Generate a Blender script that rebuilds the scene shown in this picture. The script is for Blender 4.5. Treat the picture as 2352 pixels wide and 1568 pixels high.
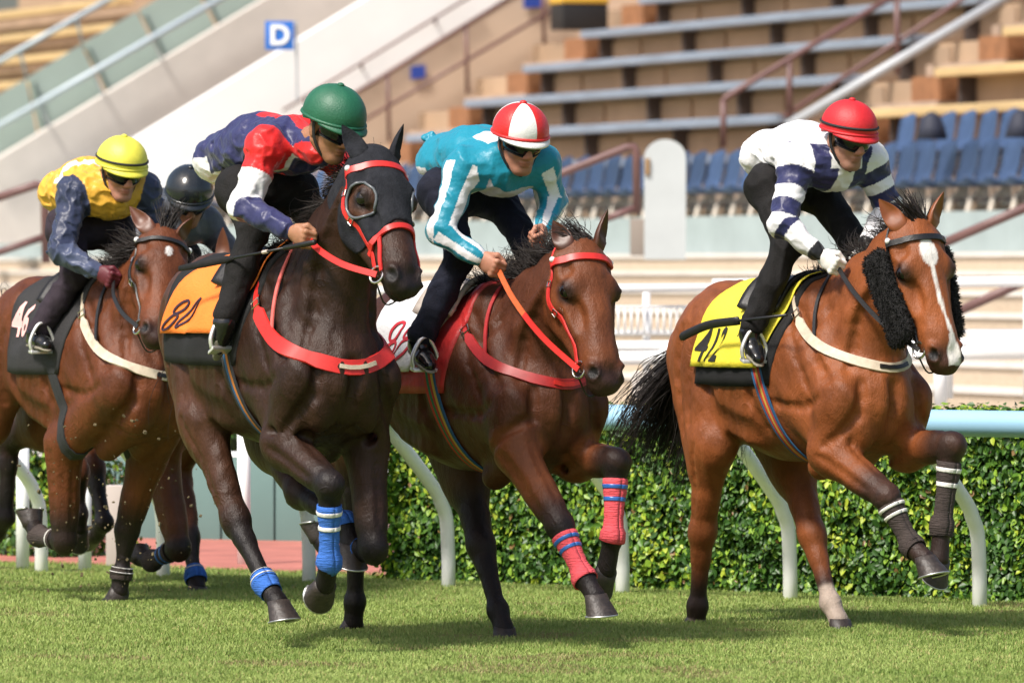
import bpy, bmesh, math, random
import numpy as np
from mathutils import Vector, Matrix
random.seed(7)
rng = np.random.default_rng(7)
for _o in list(bpy.data.objects):
    bpy.data.objects.remove(_o)
SC = bpy.context.scene
COL = SC.collection

# ------------------------------------------------------------------ camera, sky, sun, exposure
F = 16000.0; U0 = 1176.0; VH = 620.0; CH = 1.62      # focal length etc. in photo units (2352 wide)
cam = bpy.data.cameras.new('camera'); camo = bpy.data.objects.new('camera', cam); COL.objects.link(camo)
camo.location = (0, 0, CH); camo.rotation_euler = (math.radians(90), 0, 0)
cam.sensor_width = 36; cam.sensor_fit = 'HORIZONTAL'; cam.lens = F / 2352 * 36
cam.shift_y = -(784 - VH) / 2352
cam.clip_end = 4000; cam.clip_start = 0.5
cam.dof.use_dof = True; cam.dof.focus_distance = 30.8; cam.dof.aperture_fstop = 4.8
SC.camera = camo
SUN_EL = math.radians(53); SUN_AZ = math.radians(-136)   # azimuth of the sun seen from the scene, from +Y towards +X
W = bpy.data.worlds.new('World'); SC.world = W; W.use_nodes = True
_nt = W.node_tree
_sky = _nt.nodes.new('ShaderNodeTexSky'); _sky.sky_type = 'NISHITA'; _sky.sun_disc = False
_sky.sun_elevation = SUN_EL; _sky.sun_rotation = SUN_AZ; _sky.air_density = 1.0; _sky.dust_density = 4.0; _sky.ozone_density = 0.6
_nt.links.new(_sky.outputs[0], _nt.nodes['Background'].inputs[0]); _nt.nodes['Background'].inputs[1].default_value = 0.13
_l = bpy.data.lights.new('sun', 'SUN'); _l.energy = 3.7; _l.angle = math.radians(9.0); _l.color = (1.0, 0.95, 0.88)
suno = bpy.data.objects.new('sun', _l); COL.objects.link(suno)
_sd = Vector((math.sin(SUN_AZ) * math.cos(SUN_EL), math.cos(SUN_AZ) * math.cos(SUN_EL), math.sin(SUN_EL)))
suno.rotation_euler = (-_sd).to_track_quat('-Z', 'Y').to_euler(); suno.location = (-20, -20, 40)
vs = SC.view_settings; vs.view_transform = 'Standard'; vs.look = 'None'; vs.gamma = 1; vs.exposure = 0.46; vs.use_curve_mapping = False
SC.render.engine = 'CYCLES'; SC.cycles.use_denoising = True
SC.cycles.max_bounces = 6; SC.cycles.diffuse_bounces = 3; SC.cycles.glossy_bounces = 3; SC.cycles.transparent_max_bounces = 6

# ------------------------------------------------------------------ helpers
def A(*v): return np.array(v, dtype=float)
def unit(v):
    v = np.asarray(v, float); return v / (np.linalg.norm(v) + 1e-12)
def lerp(a, b, t): return a + (b - a) * t
def sstep(e0, e1, x):
    t = np.clip((x - e0) / (e1 - e0), 0, 1); return t * t * (3 - 2 * t)
def P(u, v, Y): return A((u - U0) / F * Y, Y, CH - (v - VH) / F * Y)
# view coordinates of the enlargements I measured on the photograph -> photo units
ZM = {1: (0, 300, 2.24), 2: (0, 900, 2.24), 3: (400, 180, 2.17778), 4: (400, 850, 2.0362), 5: (950, 230, 2.0909),
      6: (950, 880, 2.0362), 7: (1680, 230, 2.0909), 8: (1560, 880, 2.0362), 0: (0, 0, 0.91875)}
def Z(n, x, y):
    a, b, s = ZM[n]; return ((a + x / s) * 0.91875, (b + y / s) * 0.91875)

def fast_mesh(name, V, Fq):
    V = np.asarray(V, np.float32); Fq = np.asarray(Fq, np.int32); n = Fq.shape[1]
    me = bpy.data.meshes.new(name)
    me.vertices.add(len(V)); me.vertices.foreach_set('co', V.ravel())
    me.loops.add(Fq.size); me.loops.foreach_set('vertex_index', Fq.ravel())
    me.polygons.add(len(Fq)); me.polygons.foreach_set('loop_start', np.arange(0, Fq.size, n, dtype=np.int32))
    me.update(calc_edges=True)
    return me
def smooth(me, on=True):
    me.polygons.foreach_set('use_smooth', np.full(len(me.polygons), on))
def setcol(me, C):
    C = np.asarray(C, np.float32)
    if C.shape[1] == 3: C = np.hstack([C, np.ones((len(C), 1), np.float32)])
    at = me.color_attributes.new('Col', 'FLOAT_COLOR', 'POINT'); at.data.foreach_set('color', C.ravel())
def link(name, me, mat=None, parent=None, M=None):
    o = bpy.data.objects.new(name, me); COL.objects.link(o)
    if mat is not None and me is not None and len(me.materials) == 0:
        for m in (mat if isinstance(mat, (list, tuple)) else [mat]): me.materials.append(m)
    if parent is not None: o.parent = parent
    if M is not None: o.matrix_world = M
    return o
def tag(o, label, cat, group=None):
    o['label'] = label; o['category'] = cat
    if group: o['group'] = group
    return o
def empty(name, loc=(0, 0, 0), M=None):
    o = bpy.data.objects.new(name, None); COL.objects.link(o); o.empty_display_size = 0.1
    if M is not None: o.matrix_world = M
    else: o.location = loc
    return o

class MB:
    """collects simple solids into one mesh"""
    def __init__(s): s.v = []; s.f = []; s.m = []; s.mi = 0
    def add(s, V, Fs):
        b = len(s.v); s.v += [tuple(map(float, p)) for p in V]
        for f in Fs: s.f.append(tuple(b + i for i in f)); s.m.append(s.mi)
    def box(s, c, ax, h, bev=0):
        """centre, 3 unit axes, 3 half sizes"""
        c = np.asarray(c, float); ax = [np.asarray(a, float) for a in ax]
        if bev <= 0:
            V = [c + ax[0] * h[0] * i + ax[1] * h[1] * j + ax[2] * h[2] * k for k in (-1, 1) for j in (-1, 1) for i in (-1, 1)]
            s.add(V, [(0, 2, 3, 1), (4, 5, 7, 6), (0, 1, 5, 4), (2, 6, 7, 3), (0, 4, 6, 2), (1, 3, 7, 5)]); return
        bm = bmesh.new(); bmesh.ops.create_cube(bm, size=2)
        for v in bm.verts: v.co = Vector((v.co.x * h[0], v.co.y * h[1], v.co.z * h[2]))
        bmesh.ops.bevel(bm, geom=list(bm.edges), offset=bev, segments=2, affect='EDGES', profile=0.6)
        bm.verts.ensure_lookup_table()
        V = [c + ax[0] * v.co.x + ax[1] * v.co.y + ax[2] * v.co.z for v in bm.verts]
        s.add(V, [[v.index for v in f.verts] for f in bm.faces]); bm.free()
    def prism(s, poly, ext):
        """planar polygon (3d points) extruded by vector ext"""
        n = len(poly); V = [np.asarray(p, float) for p in poly] + [np.asarray(p, float) + ext for p in poly]
        s.add(V, [tuple(range(n))[::-1], tuple(range(n, 2 * n))] + [(i, (i + 1) % n, n + (i + 1) % n, n + i) for i in range(n)])
    def tube(s, path, r, n=8, closed=False, cap=True, flat=None, fs=1.0):
        path = [np.asarray(p, float) for p in path]; N = len(path)
        rr = r if hasattr(r, '__len__') else [r] * N
        V = []; ref = None
        for i, p in enumerate(path):
            if closed: t = unit(path[(i + 1) % N] - path[i - 1])
            else: t = unit(path[min(i + 1, N - 1)] - path[max(i - 1, 0)])
            if flat is not None: ref = np.asarray(flat[i] if np.ndim(flat) > 1 else flat, float)
            elif ref is None: ref = A(0, 0, 1) if abs(t[2]) < 0.9 else A(1, 0, 0)
            b = ref - t * np.dot(ref, t); b = unit(b); c = np.cross(t, b)
            if flat is None: ref = b
            for j in range(n):
                a = 2 * math.pi * j / n
                V.append(p + rr[i] * (b * math.cos(a) * fs + c * math.sin(a)))
        Fs = []
        for i in range(N if closed else N - 1):
            i2 = (i + 1) % N
            for j in range(n):
                j2 = (j + 1) % n; Fs.append((i * n + j, i * n + j2, i2 * n + j2, i2 * n + j))
        if cap and not closed:
            Fs.append(tuple(range(n))[::-1]); Fs.append(tuple(range((N - 1) * n, N * n)))
        s.add(V, Fs)
    def ribbon(s, path, nrm, w, th):
        """strap: path points, outward normals, half width(s), thickness"""
        path = [np.asarray(p, float) for p in path]; N = len(path)
        ww = w if hasattr(w, '__len__') else [w] * N
        V = []
        for i, p in enumerate(path):
            t = unit(path[min(i + 1, N - 1)] - path[max(i - 1, 0)]); n = np.asarray(nrm[i] if np.ndim(nrm) > 1 else nrm, float)
            n = unit(n - t * np.dot(n, t)); sd = np.cross(t, n)
            V += [p - sd * ww[i], p + sd * ww[i], p + sd * ww[i] * 0.92 + n * th, p - sd * ww[i] * 0.92 + n * th]
        Fs = []
        for i in range(N - 1):
            for j in range(4):
                j2 = (j + 1) % 4; Fs.append((i * 4 + j, i * 4 + j2, i * 4 + 4 + j2, i * 4 + 4 + j))
        Fs += [(3, 2, 1, 0), tuple(range(4 * N - 4, 4 * N))]
        s.add(V, Fs)
    def sphere(s, c, r, n=10, m=8, ax=None):
        c = np.asarray(c, float); r = r if hasattr(r, '__len__') else (r, r, r)
        ax = np.eye(3) if ax is None else np.asarray(ax)
        V = []
        for i in range(m + 1):
            th = math.pi * i / m
            for j in range(n):
                ph = 2 * math.pi * j / n
                q = A(math.sin(th) * math.cos(ph) * r[0], math.sin(th) * math.sin(ph) * r[1], math.cos(th) * r[2])
                V.append(c + q @ ax)
        s.add(V, [(i * n + j, (i + 1) * n + j, (i + 1) * n + (j + 1) % n, i * n + (j + 1) % n) for i in range(m) for j in range(n)])
    def grid(s, G, th=None, nrm=None, closed_u=False):
        """sheet of points G[i][j], solid with thickness th along -nrm"""
        G = np.asarray(G, float); n, m = G.shape[:2]
        V = list(G.reshape(-1, 3)); Fs = []
        I = lambda i, j: i * m + j
        for i in range(n - 1):
            for j in range(m - 1): Fs.append((I(i, j), I(i + 1, j), I(i + 1, j + 1), I(i, j + 1)))
        if th is not None:
            B = (G - np.asarray(nrm) * th).reshape(-1, 3); o = n * m; V += list(B)
            for i in range(n - 1):
                for j in range(m - 1): Fs.append((o + I(i, j), o + I(i, j + 1), o + I(i + 1, j + 1), o + I(i + 1, j)))
            for i in range(n - 1):
                Fs.append((I(i, 0), o + I(i, 0), o + I(i + 1, 0), I(i + 1, 0))); Fs.append((I(i, m - 1), I(i + 1, m - 1), o + I(i + 1, m - 1), o + I(i, m - 1)))
            for j in range(m - 1):
                Fs.append((I(0, j), I(0, j + 1), o + I(0, j + 1), o + I(0, j))); Fs.append((I(n - 1, j), o + I(n - 1, j), o + I(n - 1, j + 1), I(n - 1, j + 1)))
        s.add(V, Fs)
    def mesh(s, name, sm=False):
        me = bpy.data.meshes.new(name); me.from_pydata(s.v, [], s.f); me.update()
        if sm: smooth(me)
        return me
    def build(s, name, mat, parent=None, sm=False, M=None, recalc=True):
        me = s.mesh(name, sm)
        if recalc:
            bm = bmesh.new(); bm.from_mesh(me); bmesh.ops.recalc_face_normals(bm, faces=bm.faces); bm.to_mesh(me); bm.free()
        if not sm:
            smooth(me); me.set_sharp_from_angle(angle=math.radians(38))
        o = link(name, me, mat, parent, M)
        if isinstance(mat, (list, tuple)): me.polygons.foreach_set('material_index', np.array(s.m, np.int32))
        return o
def chaikin(path, k=2, closed=False):
    p = np.asarray(path, float)
    for _ in range(k):
        q = [] if closed else [p[0]]
        for i in range(len(p) if closed else len(p) - 1):
            a, b = p[i], p[(i + 1) % len(p)]; q += [a * 0.75 + b * 0.25, a * 0.25 + b * 0.75]
        if not closed: q.append(p[-1])
        p = np.array(q)
    return p
def spline(pts, n=24):
    """Catmull-Rom through pts"""
    p = np.asarray(pts, float); p = np.vstack([2 * p[0] - p[1], p, 2 * p[-1] - p[-2]]); out = []
    S = len(p) - 3
    for k in range(n):
        x = k / (n - 1) * S; i = min(int(x), S - 1); t = x - i
        a, b, c, d = p[i:i + 4]
        out.append(0.5 * ((2 * b) + (-a + c) * t + (2 * a - 5 * b + 4 * c - d) * t * t + (-a + 3 * b - 3 * c + d) * t ** 3))
    return np.array(out)

# ------------------------------------------------------------------ materials
MATS = {}
def mat(name, col=(0.5, 0.5, 0.5), rough=0.6, metal=0.0, attr=False, var=0.0, vscale=8.0, vstretch=(1, 1, 1), bump=0.0, bscale=40.0,
        bstretch=(1, 1, 1), spec=0.5, sheen=0.0, coat=0.0, crough=0.15, var2=None, trans=0.0, sss=0.0, objrand=0.0, alpha=1.0, bdist=0.01, bump2=None):
    if name in MATS: return MATS[name]
    m = bpy.data.materials.new(name); m.use_nodes = True; nt = m.node_tree; N = nt.nodes; Lk = nt.links
    b = N['Principled BSDF']; b.inputs['Roughness'].default_value = rough; b.inputs['Metallic'].default_value = metal
    b.inputs['Specular IOR Level'].default_value = spec; b.inputs['Sheen Weight'].default_value = sheen
    b.inputs['Coat Weight'].default_value = coat; b.inputs['Coat Roughness'].default_value = crough
    b.inputs['Transmission Weight'].default_value = trans; b.inputs['Alpha'].default_value = alpha
    if sss > 0:
        b.inputs['Subsurface Weight'].default_value = sss; b.inputs['Subsurface Scale'].default_value = 0.01
    tc = N.new('ShaderNodeTexCoord')
    def coords(st):
        mp = N.new('ShaderNodeMapping'); mp.inputs['Scale'].default_value = st; Lk.new(tc.outputs['Object'], mp.inputs['Vector']); return mp.outputs[0]
    if attr:
        at = N.new('ShaderNodeAttribute'); at.attribute_name = 'Col'; src = at.outputs['Color']
    else:
        rgb = N.new('ShaderNodeRGB'); rgb.outputs[0].default_value = (*col, 1); src = rgb.outputs[0]
    if var > 0:
        nz = N.new('ShaderNodeTexNoise'); nz.inputs['Scale'].default_value = vscale; nz.inputs['Detail'].default_value = 6; nz.inputs['Roughness'].default_value = 0.62
        Lk.new(coords(vstretch), nz.inputs['Vector'])
        mr = N.new('ShaderNodeMapRange'); mr.inputs['From Min'].default_value = 0.3; mr.inputs['From Max'].default_value = 0.7
        mr.inputs['To Min'].default_value = 1 - var; mr.inputs['To Max'].default_value = 1 + var * 0.6
        Lk.new(nz.outputs['Fac'], mr.inputs['Value'])
        if var2 is not None:
            mx = N.new('ShaderNodeMix'); mx.data_type = 'RGBA'; mx.blend_type = 'MIX'
            rr = N.new('ShaderNodeMapRange'); rr.inputs['From Min'].default_value = 0.45; rr.inputs['From Max'].default_value = 0.7
            Lk.new(nz.outputs['Fac'], rr.inputs['Value']); Lk.new(rr.outputs[0], mx.inputs['Factor']); Lk.new(src, mx.inputs['A'])
            mx.inputs['B'].default_value = (*var2, 1); src = mx.outputs['Result']
        mul = N.new('ShaderNodeVectorMath'); mul.operation = 'SCALE'
        Lk.new(src, mul.inputs[0]); Lk.new(mr.outputs[0], mul.inputs['Scale']); src = mul.outputs[0]
    if objrand > 0:
        oi = N.new('ShaderNodeObjectInfo'); m2 = N.new('ShaderNodeMapRange'); m2.inputs['To Min'].default_value = 1 - objrand; m2.inputs['To Max'].default_value = 1 + objrand * 0.6
        Lk.new(oi.outputs['Random'], m2.inputs['Value']); mul = N.new('ShaderNodeVectorMath'); mul.operation = 'SCALE'
        Lk.new(src, mul.inputs[0]); Lk.new(m2.outputs[0], mul.inputs['Scale']); src = mul.outputs[0]
    Lk.new(src, b.inputs['Base Color'])
    nrm = None
    for bp in ([(bump, bscale, bstretch)] if bump > 0 else []) + ([bump2] if bump2 else []):
        nz = N.new('ShaderNodeTexNoise'); nz.inputs['Scale'].default_value = bp[1]; nz.inputs['Detail'].default_value = 4
        Lk.new(coords(bp[2]), nz.inputs['Vector'])
        bn = N.new('ShaderNodeBump'); bn.inputs['Strength'].default_value = bp[0]; bn.inputs['Distance'].default_value = bdist
        Lk.new(nz.outputs['Fac'], bn.inputs['Height'])
        if nrm is not None: Lk.new(nrm, bn.inputs['Normal'])
        nrm = bn.outputs[0]
    if nrm is not None: Lk.new(nrm, b.inputs['Normal'])
    MATS[name] = m
    return m

# ------------------------------------------------------------------ soft-union bodies (signed distance fields -> surface nets)
class SDF:
    def __init__(s): s.p = []
    def cone(s, a, b, r1, r2, k=0.03, n=None, s1=1.0, s2=None, sub=False):
        a = np.asarray(a, float); b = np.asarray(b, float); ab = b - a
        if np.dot(ab, ab) < 1e-10: ab = ab + A(0, 0, 1e-5)
        if n is not None: n = unit(np.asarray(n, float) - ab * np.dot(n, ab) / np.dot(ab, ab))
        s2 = s1 if s2 is None else s2
        ext = max(r1 * max(1, s1), r2 * max(1, s2))
        s.p.append(('c', (a, ab, r1, r2, n, s1, s2), k, sub, np.minimum(a, a + ab) - ext, np.maximum(a, a + ab) + ext))
    def ell(s, c, rad, ax=None, k=0.03, sub=False):
        c = np.asarray(c, float); ax = np.eye(3) if ax is None else np.asarray(ax, float); rad = np.asarray(rad, float)
        ext = np.abs(ax.T) @ rad
        s.p.append(('e', (c, rad, ax), k, sub, c - ext, c + ext))
    def ball(s, c, r, k=0.03, sub=False): s.ell(c, (r, r, r), None, k, sub)
    @staticmethod
    def dist(pr, x, y, z):
        if pr[0] == 'c':
            a, ab, r1, r2, n, s1, s2 = pr[1]
            qx, qy, qz = x - a[0], y - a[1], z - a[2]
            t = np.clip((qx * ab[0] + qy * ab[1] + qz * ab[2]) / np.dot(ab, ab), 0, 1)
            dx, dy, dz = qx - t * ab[0], qy - t * ab[1], qz - t * ab[2]
            d2 = dx * dx + dy * dy + dz * dz
            if n is not None:
                w = dx * n[0] + dy * n[1] + dz * n[2]; sc = s1 + (s2 - s1) * t
                d2 = np.maximum(d2 - w * w + (w / sc) ** 2, 0)
            return np.sqrt(d2) - (r1 + (r2 - r1) * t)
        c, rad, ax = pr[1]
        qx, qy, qz = x - c[0], y - c[1], z - c[2]
        l = [qx * ax[i][0] + qy * ax[i][1] + qz * ax[i][2] for i in range(3)]
        k0 = np.sqrt(sum((l[i] / rad[i]) ** 2 for i in range(3))); k1 = np.sqrt(sum((l[i] / rad[i] ** 2) ** 2 for i in range(3)))
        return k0 * (k0 - 1) / np.maximum(k1, 1e-6)
    @staticmethod
    def comb(f, d, k, sub):
        if sub:
            h = np.maximum(k - np.abs(f + d), 0) / k
            return np.maximum(f, -d) + h * h * k * 0.25
        h = np.maximum(k - np.abs(f - d), 0) / k
        return np.minimum(f, d) - h * h * k * 0.25
    def ev(s, pts):
        x, y, z = pts[:, 0], pts[:, 1], pts[:, 2]; f = np.full(len(pts), 0.12)
        lo = pts.min(0) - 0.13; hi = pts.max(0) + 0.13
        for pr in s.p:
            if np.any(pr[4] > hi) or np.any(pr[5] < lo): continue
            f = s.comb(f, s.dist(pr, x, y, z), pr[2], pr[3])
        return f
    def grad(s, pts, e=0.004):
        g = np.stack([s.ev(pts + e * A(*(i == j for j in range(3)))) - s.ev(pts - e * A(*(i == j for j in range(3)))) for i in range(3)], 1)
        return g / (np.linalg.norm(g, axis=1, keepdims=True) + 1e-9)
    def project(s, pts, off=0.0, it=8):
        p = np.array(pts, float)
        for _ in range(it): p -= (s.ev(p) - off)[:, None] * s.grad(p) * 0.8
        return p, s.grad(p)
    def ray(s, o, d, R=0.9, off=0.0, it=90):
        """march from outside towards o; returns outermost hit"""
        o = np.asarray(o, float); d = np.asarray(d, float); t = np.full(len(d), R)
        for _ in range(it):
            p = o + d * t[:, None]; t = np.maximum(t - np.maximum((s.ev(p) - off) * 0.6, 0.0), 0.0)
        p = o + d * t[:, None]; return p, s.grad(p)
    def field(s, h, pad=0.02, disp=None, lo=None, hi=None):
        pos = [p for p in s.p if not p[3]]
        L = np.min([p[4] for p in pos], 0) - pad if lo is None else np.asarray(lo, float)
        H = np.max([p[5] for p in pos], 0) + pad if hi is None else np.asarray(hi, float)
        n = np.maximum(np.ceil((H - L) / h).astype(int) + 1, 4)
        Fd = np.full(n, 0.25, np.float32)
        ax = [(L[i] + h * np.arange(n[i])).astype(np.float32) for i in range(3)]
        for pr in s.p:
            m = pr[2] * 0.8 + 3 * h + 0.01
            i0 = np.clip(np.floor((pr[4] - m - L) / h).astype(int), 0, n); i1 = np.clip(np.ceil((pr[5] + m - L) / h).astype(int) + 1, 0, n)
            if np.any(i1 <= i0): continue
            sl = tuple(slice(i0[i], i1[i]) for i in range(3))
            d = s.dist(pr, ax[0][sl[0]][:, None, None], ax[1][sl[1]][None, :, None], ax[2][sl[2]][None, None, :])
            Fd[sl] = s.comb(Fd[sl], d, pr[2], pr[3])
        if disp is not None:
            Fd = Fd + disp(ax[0][:, None, None], ax[1][None, :, None], ax[2][None, None, :]).astype(np.float32)
        return Fd, L, ax
    def mesh(s, h, pad=0.02, disp=None, clip=None, lo=None, hi=None):
        Fd, L, ax = s.field(h, pad, disp, lo, hi)
        if clip is not None:
            Fd = np.maximum(Fd, clip(ax[0][:, None, None], ax[1][None, :, None], ax[2][None, None, :]).astype(np.float32))
        return nets(Fd, L, h)

def nets(Fd, L, h):
    Fd = Fd.copy(); big = 0.05
    Fd[0], Fd[-1], Fd[:, 0], Fd[:, -1], Fd[:, :, 0], Fd[:, :, -1] = [np.maximum(q, big) for q in (Fd[0], Fd[-1], Fd[:, 0], Fd[:, -1], Fd[:, :, 0], Fd[:, :, -1])]
    ins = Fd < 0
    sh = [(i, j, k) for i in (0, 1) for j in (0, 1) for k in (0, 1)]
    nx, ny, nz = Fd.shape
    cnt = np.zeros((nx - 1, ny - 1, nz - 1), np.int8)
    for i, j, k in sh: cnt += ins[i:nx - 1 + i, j:ny - 1 + j, k:nz - 1 + k]
    act = (cnt > 0) & (cnt < 8)
    idx = np.argwhere(act); N = len(idx)
    vid = np.full(act.shape, -1, np.int32); vid[act] = np.arange(N)
    cv = np.stack([Fd[idx[:, 0] + i, idx[:, 1] + j, idx[:, 2] + k] for i, j, k in sh], 1)
    acc = np.zeros((N, 3)); w = np.zeros(N)
    for a in range(8):
        for b in range(a + 1, 8):
            da = np.array(sh[b]) - np.array(sh[a])
            if np.abs(da).sum() != 1: continue
            fa, fb = cv[:, a], cv[:, b]; m = (fa < 0) != (fb < 0)
            t = np.where(m, fa / np.where(m, fa - fb, 1), 0)
            acc += np.where(m[:, None], np.array(sh[a]) + t[:, None] * da, 0); w += m
    V = L + h * (idx + acc / w[:, None])
    Q = []
    for axn in range(3):
        o1, o2 = (axn + 1) % 3, (axn + 2) % 3
        s0 = [slice(1, -1)] * 3; s0[axn] = slice(0, -1)
        s1_ = list(s0); s1_[axn] = slice(1, None)
        A0 = ins[tuple(s0)]; A1 = ins[tuple(s1_)]
        for flip in (0, 1):
            e = np.argwhere((A0 & ~A1) if not flip else (~A0 & A1))
            if len(e) == 0: continue
            for q in range(3):
                if q != axn: e[:, q] += 1
            def cell(d1, d2):
                c = e.copy(); c[:, o1] -= d1; c[:, o2] -= d2; return vid[c[:, 0], c[:, 1], c[:, 2]]
            q = np.stack([cell(1, 1), cell(0, 1), cell(0, 0), cell(1, 0)], 1)
            Q.append(q if not flip else q[:, ::-1])
    return V, np.concatenate(Q)

def relax(V, Q, it=2, lam=0.4):
    """light Laplacian smoothing of a net"""
    E = np.concatenate([Q[:, [0, 1]], Q[:, [1, 2]], Q[:, [2, 3]], Q[:, [3, 0]]]); V = V.copy()
    for _ in range(it):
        S = np.zeros_like(V); C = np.zeros(len(V))
        for a, b in ((0, 1), (1, 0)):
            for c in range(3): S[:, c] += np.bincount(E[:, a], V[E[:, b], c], len(V))
            C += np.bincount(E[:, a], minlength=len(V))
        V += lam * (S / np.maximum(C, 1)[:, None] - V)
    return V

def vnoise(p, sc, seed=0):
    """cheap smooth pseudo noise in [-1,1] for point arrays / broadcast coords"""
    x, y, z = p; r = np.random.default_rng(seed + 100); out = 0
    for i in range(5):
        k = r.normal(size=3) * sc * (0.6 + 0.3 * i); out = out + np.sin(k[0] * x + k[1] * y + k[2] * z + r.uniform(0, 6.28) + 1.3 * np.sin(0.7 * (k[1] * x - k[2] * y + k[0] * z) + i)) / (1 + 0.4 * i)
    return out / 2.6
# ------------------------------------------------------------------ the ground
def structure(o): o['kind'] = 'structure'; return o
def stuff(o, label=None, cat=None):
    o['kind'] = 'stuff'
    if label: o['label'] = label; o['category'] = cat
    return o
X3, Y3, Z3 = A(1, 0, 0), A(0, 1, 0), A(0, 0, 1)
turf_m = mat('turf_soil', (0.15, 0.21, 0.045), rough=0.95, var=0.35, vscale=1.3, var2=(0.22, 0.27, 0.06), bump=0.4, bscale=40)
m = MB(); m.add([(-900, -30, 0), (900, -30, 0), (900, 3000, 0), (-900, 3000, 0)], [(0, 1, 2, 3)]); structure(m.build('turf', turf_m))
RA, RB = A(-1.056, 36.25, 0), A(2.253, 33.57, 0); rd = unit(RB - RA); nbk = A(-rd[1], rd[0], 0)     # running rail: direction and away-from-track normal
if nbk[1] < 0: nbk = -nbk
def onrail(u, off=0.0):
    """point on the line of the rail's feet (shifted off away from the track) seen at photo column u"""
    c = (u - U0) / F; p = RA + nbk * off; t = (c * p[1] - p[0]) / (rd[0] - c * rd[1]); return p + rd * t
redp = mat('red_track_surface', (0.42, 0.145, 0.11), rough=0.9, var=0.25, vscale=3, bump=0.3, bscale=80)
a_, b_ = onrail(-900, 0.75), onrail(1000, 0.75)
m = MB(); m.add([a_ + Z3 * 0.004, b_ + Z3 * 0.004, b_ + nbk * 9 + Z3 * 0.004, a_ + nbk * 9 + Z3 * 0.004], [(0, 1, 2, 3)]); structure(m.build('red_path', redp))
conc_m = mat('pale_concrete', (0.46, 0.42, 0.37), rough=0.9, var=0.2, vscale=1.5, bump=0.2, bscale=60)
a_, b_ = onrail(-2500, 9.8), onrail(6000, 4.0)
m = MB(); m.add([a_ + Z3 * 0.006, b_ + Z3 * 0.006, b_ + nbk * 60 + Z3 * 0.006, a_ + nbk * 60 + Z3 * 0.006], [(0, 1, 2, 3)]); structure(m.build('concrete_apron', conc_m))

# ------------------------------------------------------------------ grandstand frame: s along the rows, q up the slope
AS = math.radians(20); se = A(math.sin(AS), -math.cos(AS), 0); sq = A(math.cos(AS), math.sin(AS), 0); SP = A(2.12, 80.0, 0)
def S3(s, q, z): return SP + se * s + sq * q + Z3 * z
def su(u, q):
    c = (u - U0) / F; p = SP + sq * q; return (c * p[1] - p[0]) / (se[0] - c * se[1])
def qs(u, s):
    c = (u - U0) / F; p = SP + se * s; return (c * p[1] - p[0]) / (sq[0] - c * sq[1])
def zv(p, v): return CH - (v - VH) / F * p[1]
def onq(u, v, q): p = S3(su(u, q), q, 0); p[2] = zv(p, v); return p            # pixel on a row plane
def ons(u, v, s): p = S3(s, qs(u, s), 0); p[2] = zv(p, v); return p            # pixel on a stair plane
tan_m = mat('tan_concrete', (0.40, 0.285, 0.195), rough=0.9, var=0.18, vscale=0.9, bump=0.2, bscale=30, objrand=0.12)
riser_m = mat('tan_riser', (0.38, 0.265, 0.175), rough=0.9, var=0.2, vscale=0.8, objrand=0.15)
tile_m = mat('beige_tile', (0.50, 0.40, 0.295), rough=0.8, var=0.25, vscale=2.5, vstretch=(6, 6, 30), objrand=0.1)
nose_m = mat('pale_step_edge', (0.62, 0.58, 0.53), rough=0.8, var=0.12, vscale=2)
blueb_m = mat('blue_bench_paint', (0.24, 0.28, 0.35), rough=0.45, var=0.2, vscale=1.2, vstretch=(1, 1, 8))
cream_m = mat('cream_bench_paint', (0.62, 0.44, 0.22), rough=0.5, var=0.2, vscale=1.2, vstretch=(1, 1, 8))
brown_m = mat('brown_rail_paint', (0.15, 0.075, 0.068), rough=0.45, var=0.2, vscale=4)
brick_m = mat('brown_brick', (0.30, 0.135, 0.06), rough=0.85, var=0.3, vscale=6)
step_m = mat('stair_concrete', (0.42, 0.31, 0.235), rough=0.9, var=0.25, vscale=2.5)
whitew_m = mat('white_render', (0.90, 0.89, 0.87), rough=0.7, var=0.05, vscale=1)
greyc_m = mat('grey_concrete', (0.62, 0.575, 0.53), rough=0.85, var=0.12, vscale=1.2, bump=0.1, bscale=20)
teal_m = mat('teal_riser_paint', (0.31, 0.37, 0.37), rough=0.7, var=0.15, vscale=1.5)
pipe_m = mat('pale_blue_pipe', (0.44, 0.52, 0.57), rough=0.35, var=0.1, vscale=3)
gpipe_m = mat('grey_pipe', (0.40, 0.42, 0.44), rough=0.35, var=0.1, vscale=3)
darkgap_m = mat('dark_support', (0.06, 0.045, 0.04), rough=0.8)
stand = empty('grandstand', S3(0, 0, 0)); tag(stand, 'tan concrete grandstand terrace of stepped rows behind the track', 'grandstand')
TR, RS = 0.8, 0.4516
def zk(k): return 3.30 + RS * k
def sbox(mb, s0, s1, q0, q1, z0, z1, bev=0): mb.box(S3((s0 + s1) / 2, (q0 + q1) / 2, (z0 + z1) / 2), (se, sq, Z3), ((s1 - s0) / 2, (q1 - q0) / 2, (z1 - z0) / 2), bev)
INV = stand.matrix_world
bpy.context.view_layer.update()
def part(mb, name, material, parent=stand, sm=False):
    me = mb.mesh(name, sm); bm = bmesh.new(); bm.from_mesh(me); bmesh.ops.recalc_face_normals(bm, faces=bm.faces); bm.to_mesh(me); bm.free()
    o = link(name, me, material, parent); o.matrix_parent_inverse = Matrix.Translation(-Vector(parent.location)) if parent.parent is None else Matrix.Identity(4); return o
sL, sR = su(-260, 3) - 4, su(2700, -1) + 16
for k in range(-2, 16):
    sbox_z0 = zk(k) - RS - 0.02
    mb = MB(); sbox(mb, sL, sR, TR * k + 0.20, TR * k + TR + 0.26, sbox_z0, zk(k) - 0.05); part(mb, 'terrace_step', riser_m)
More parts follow.
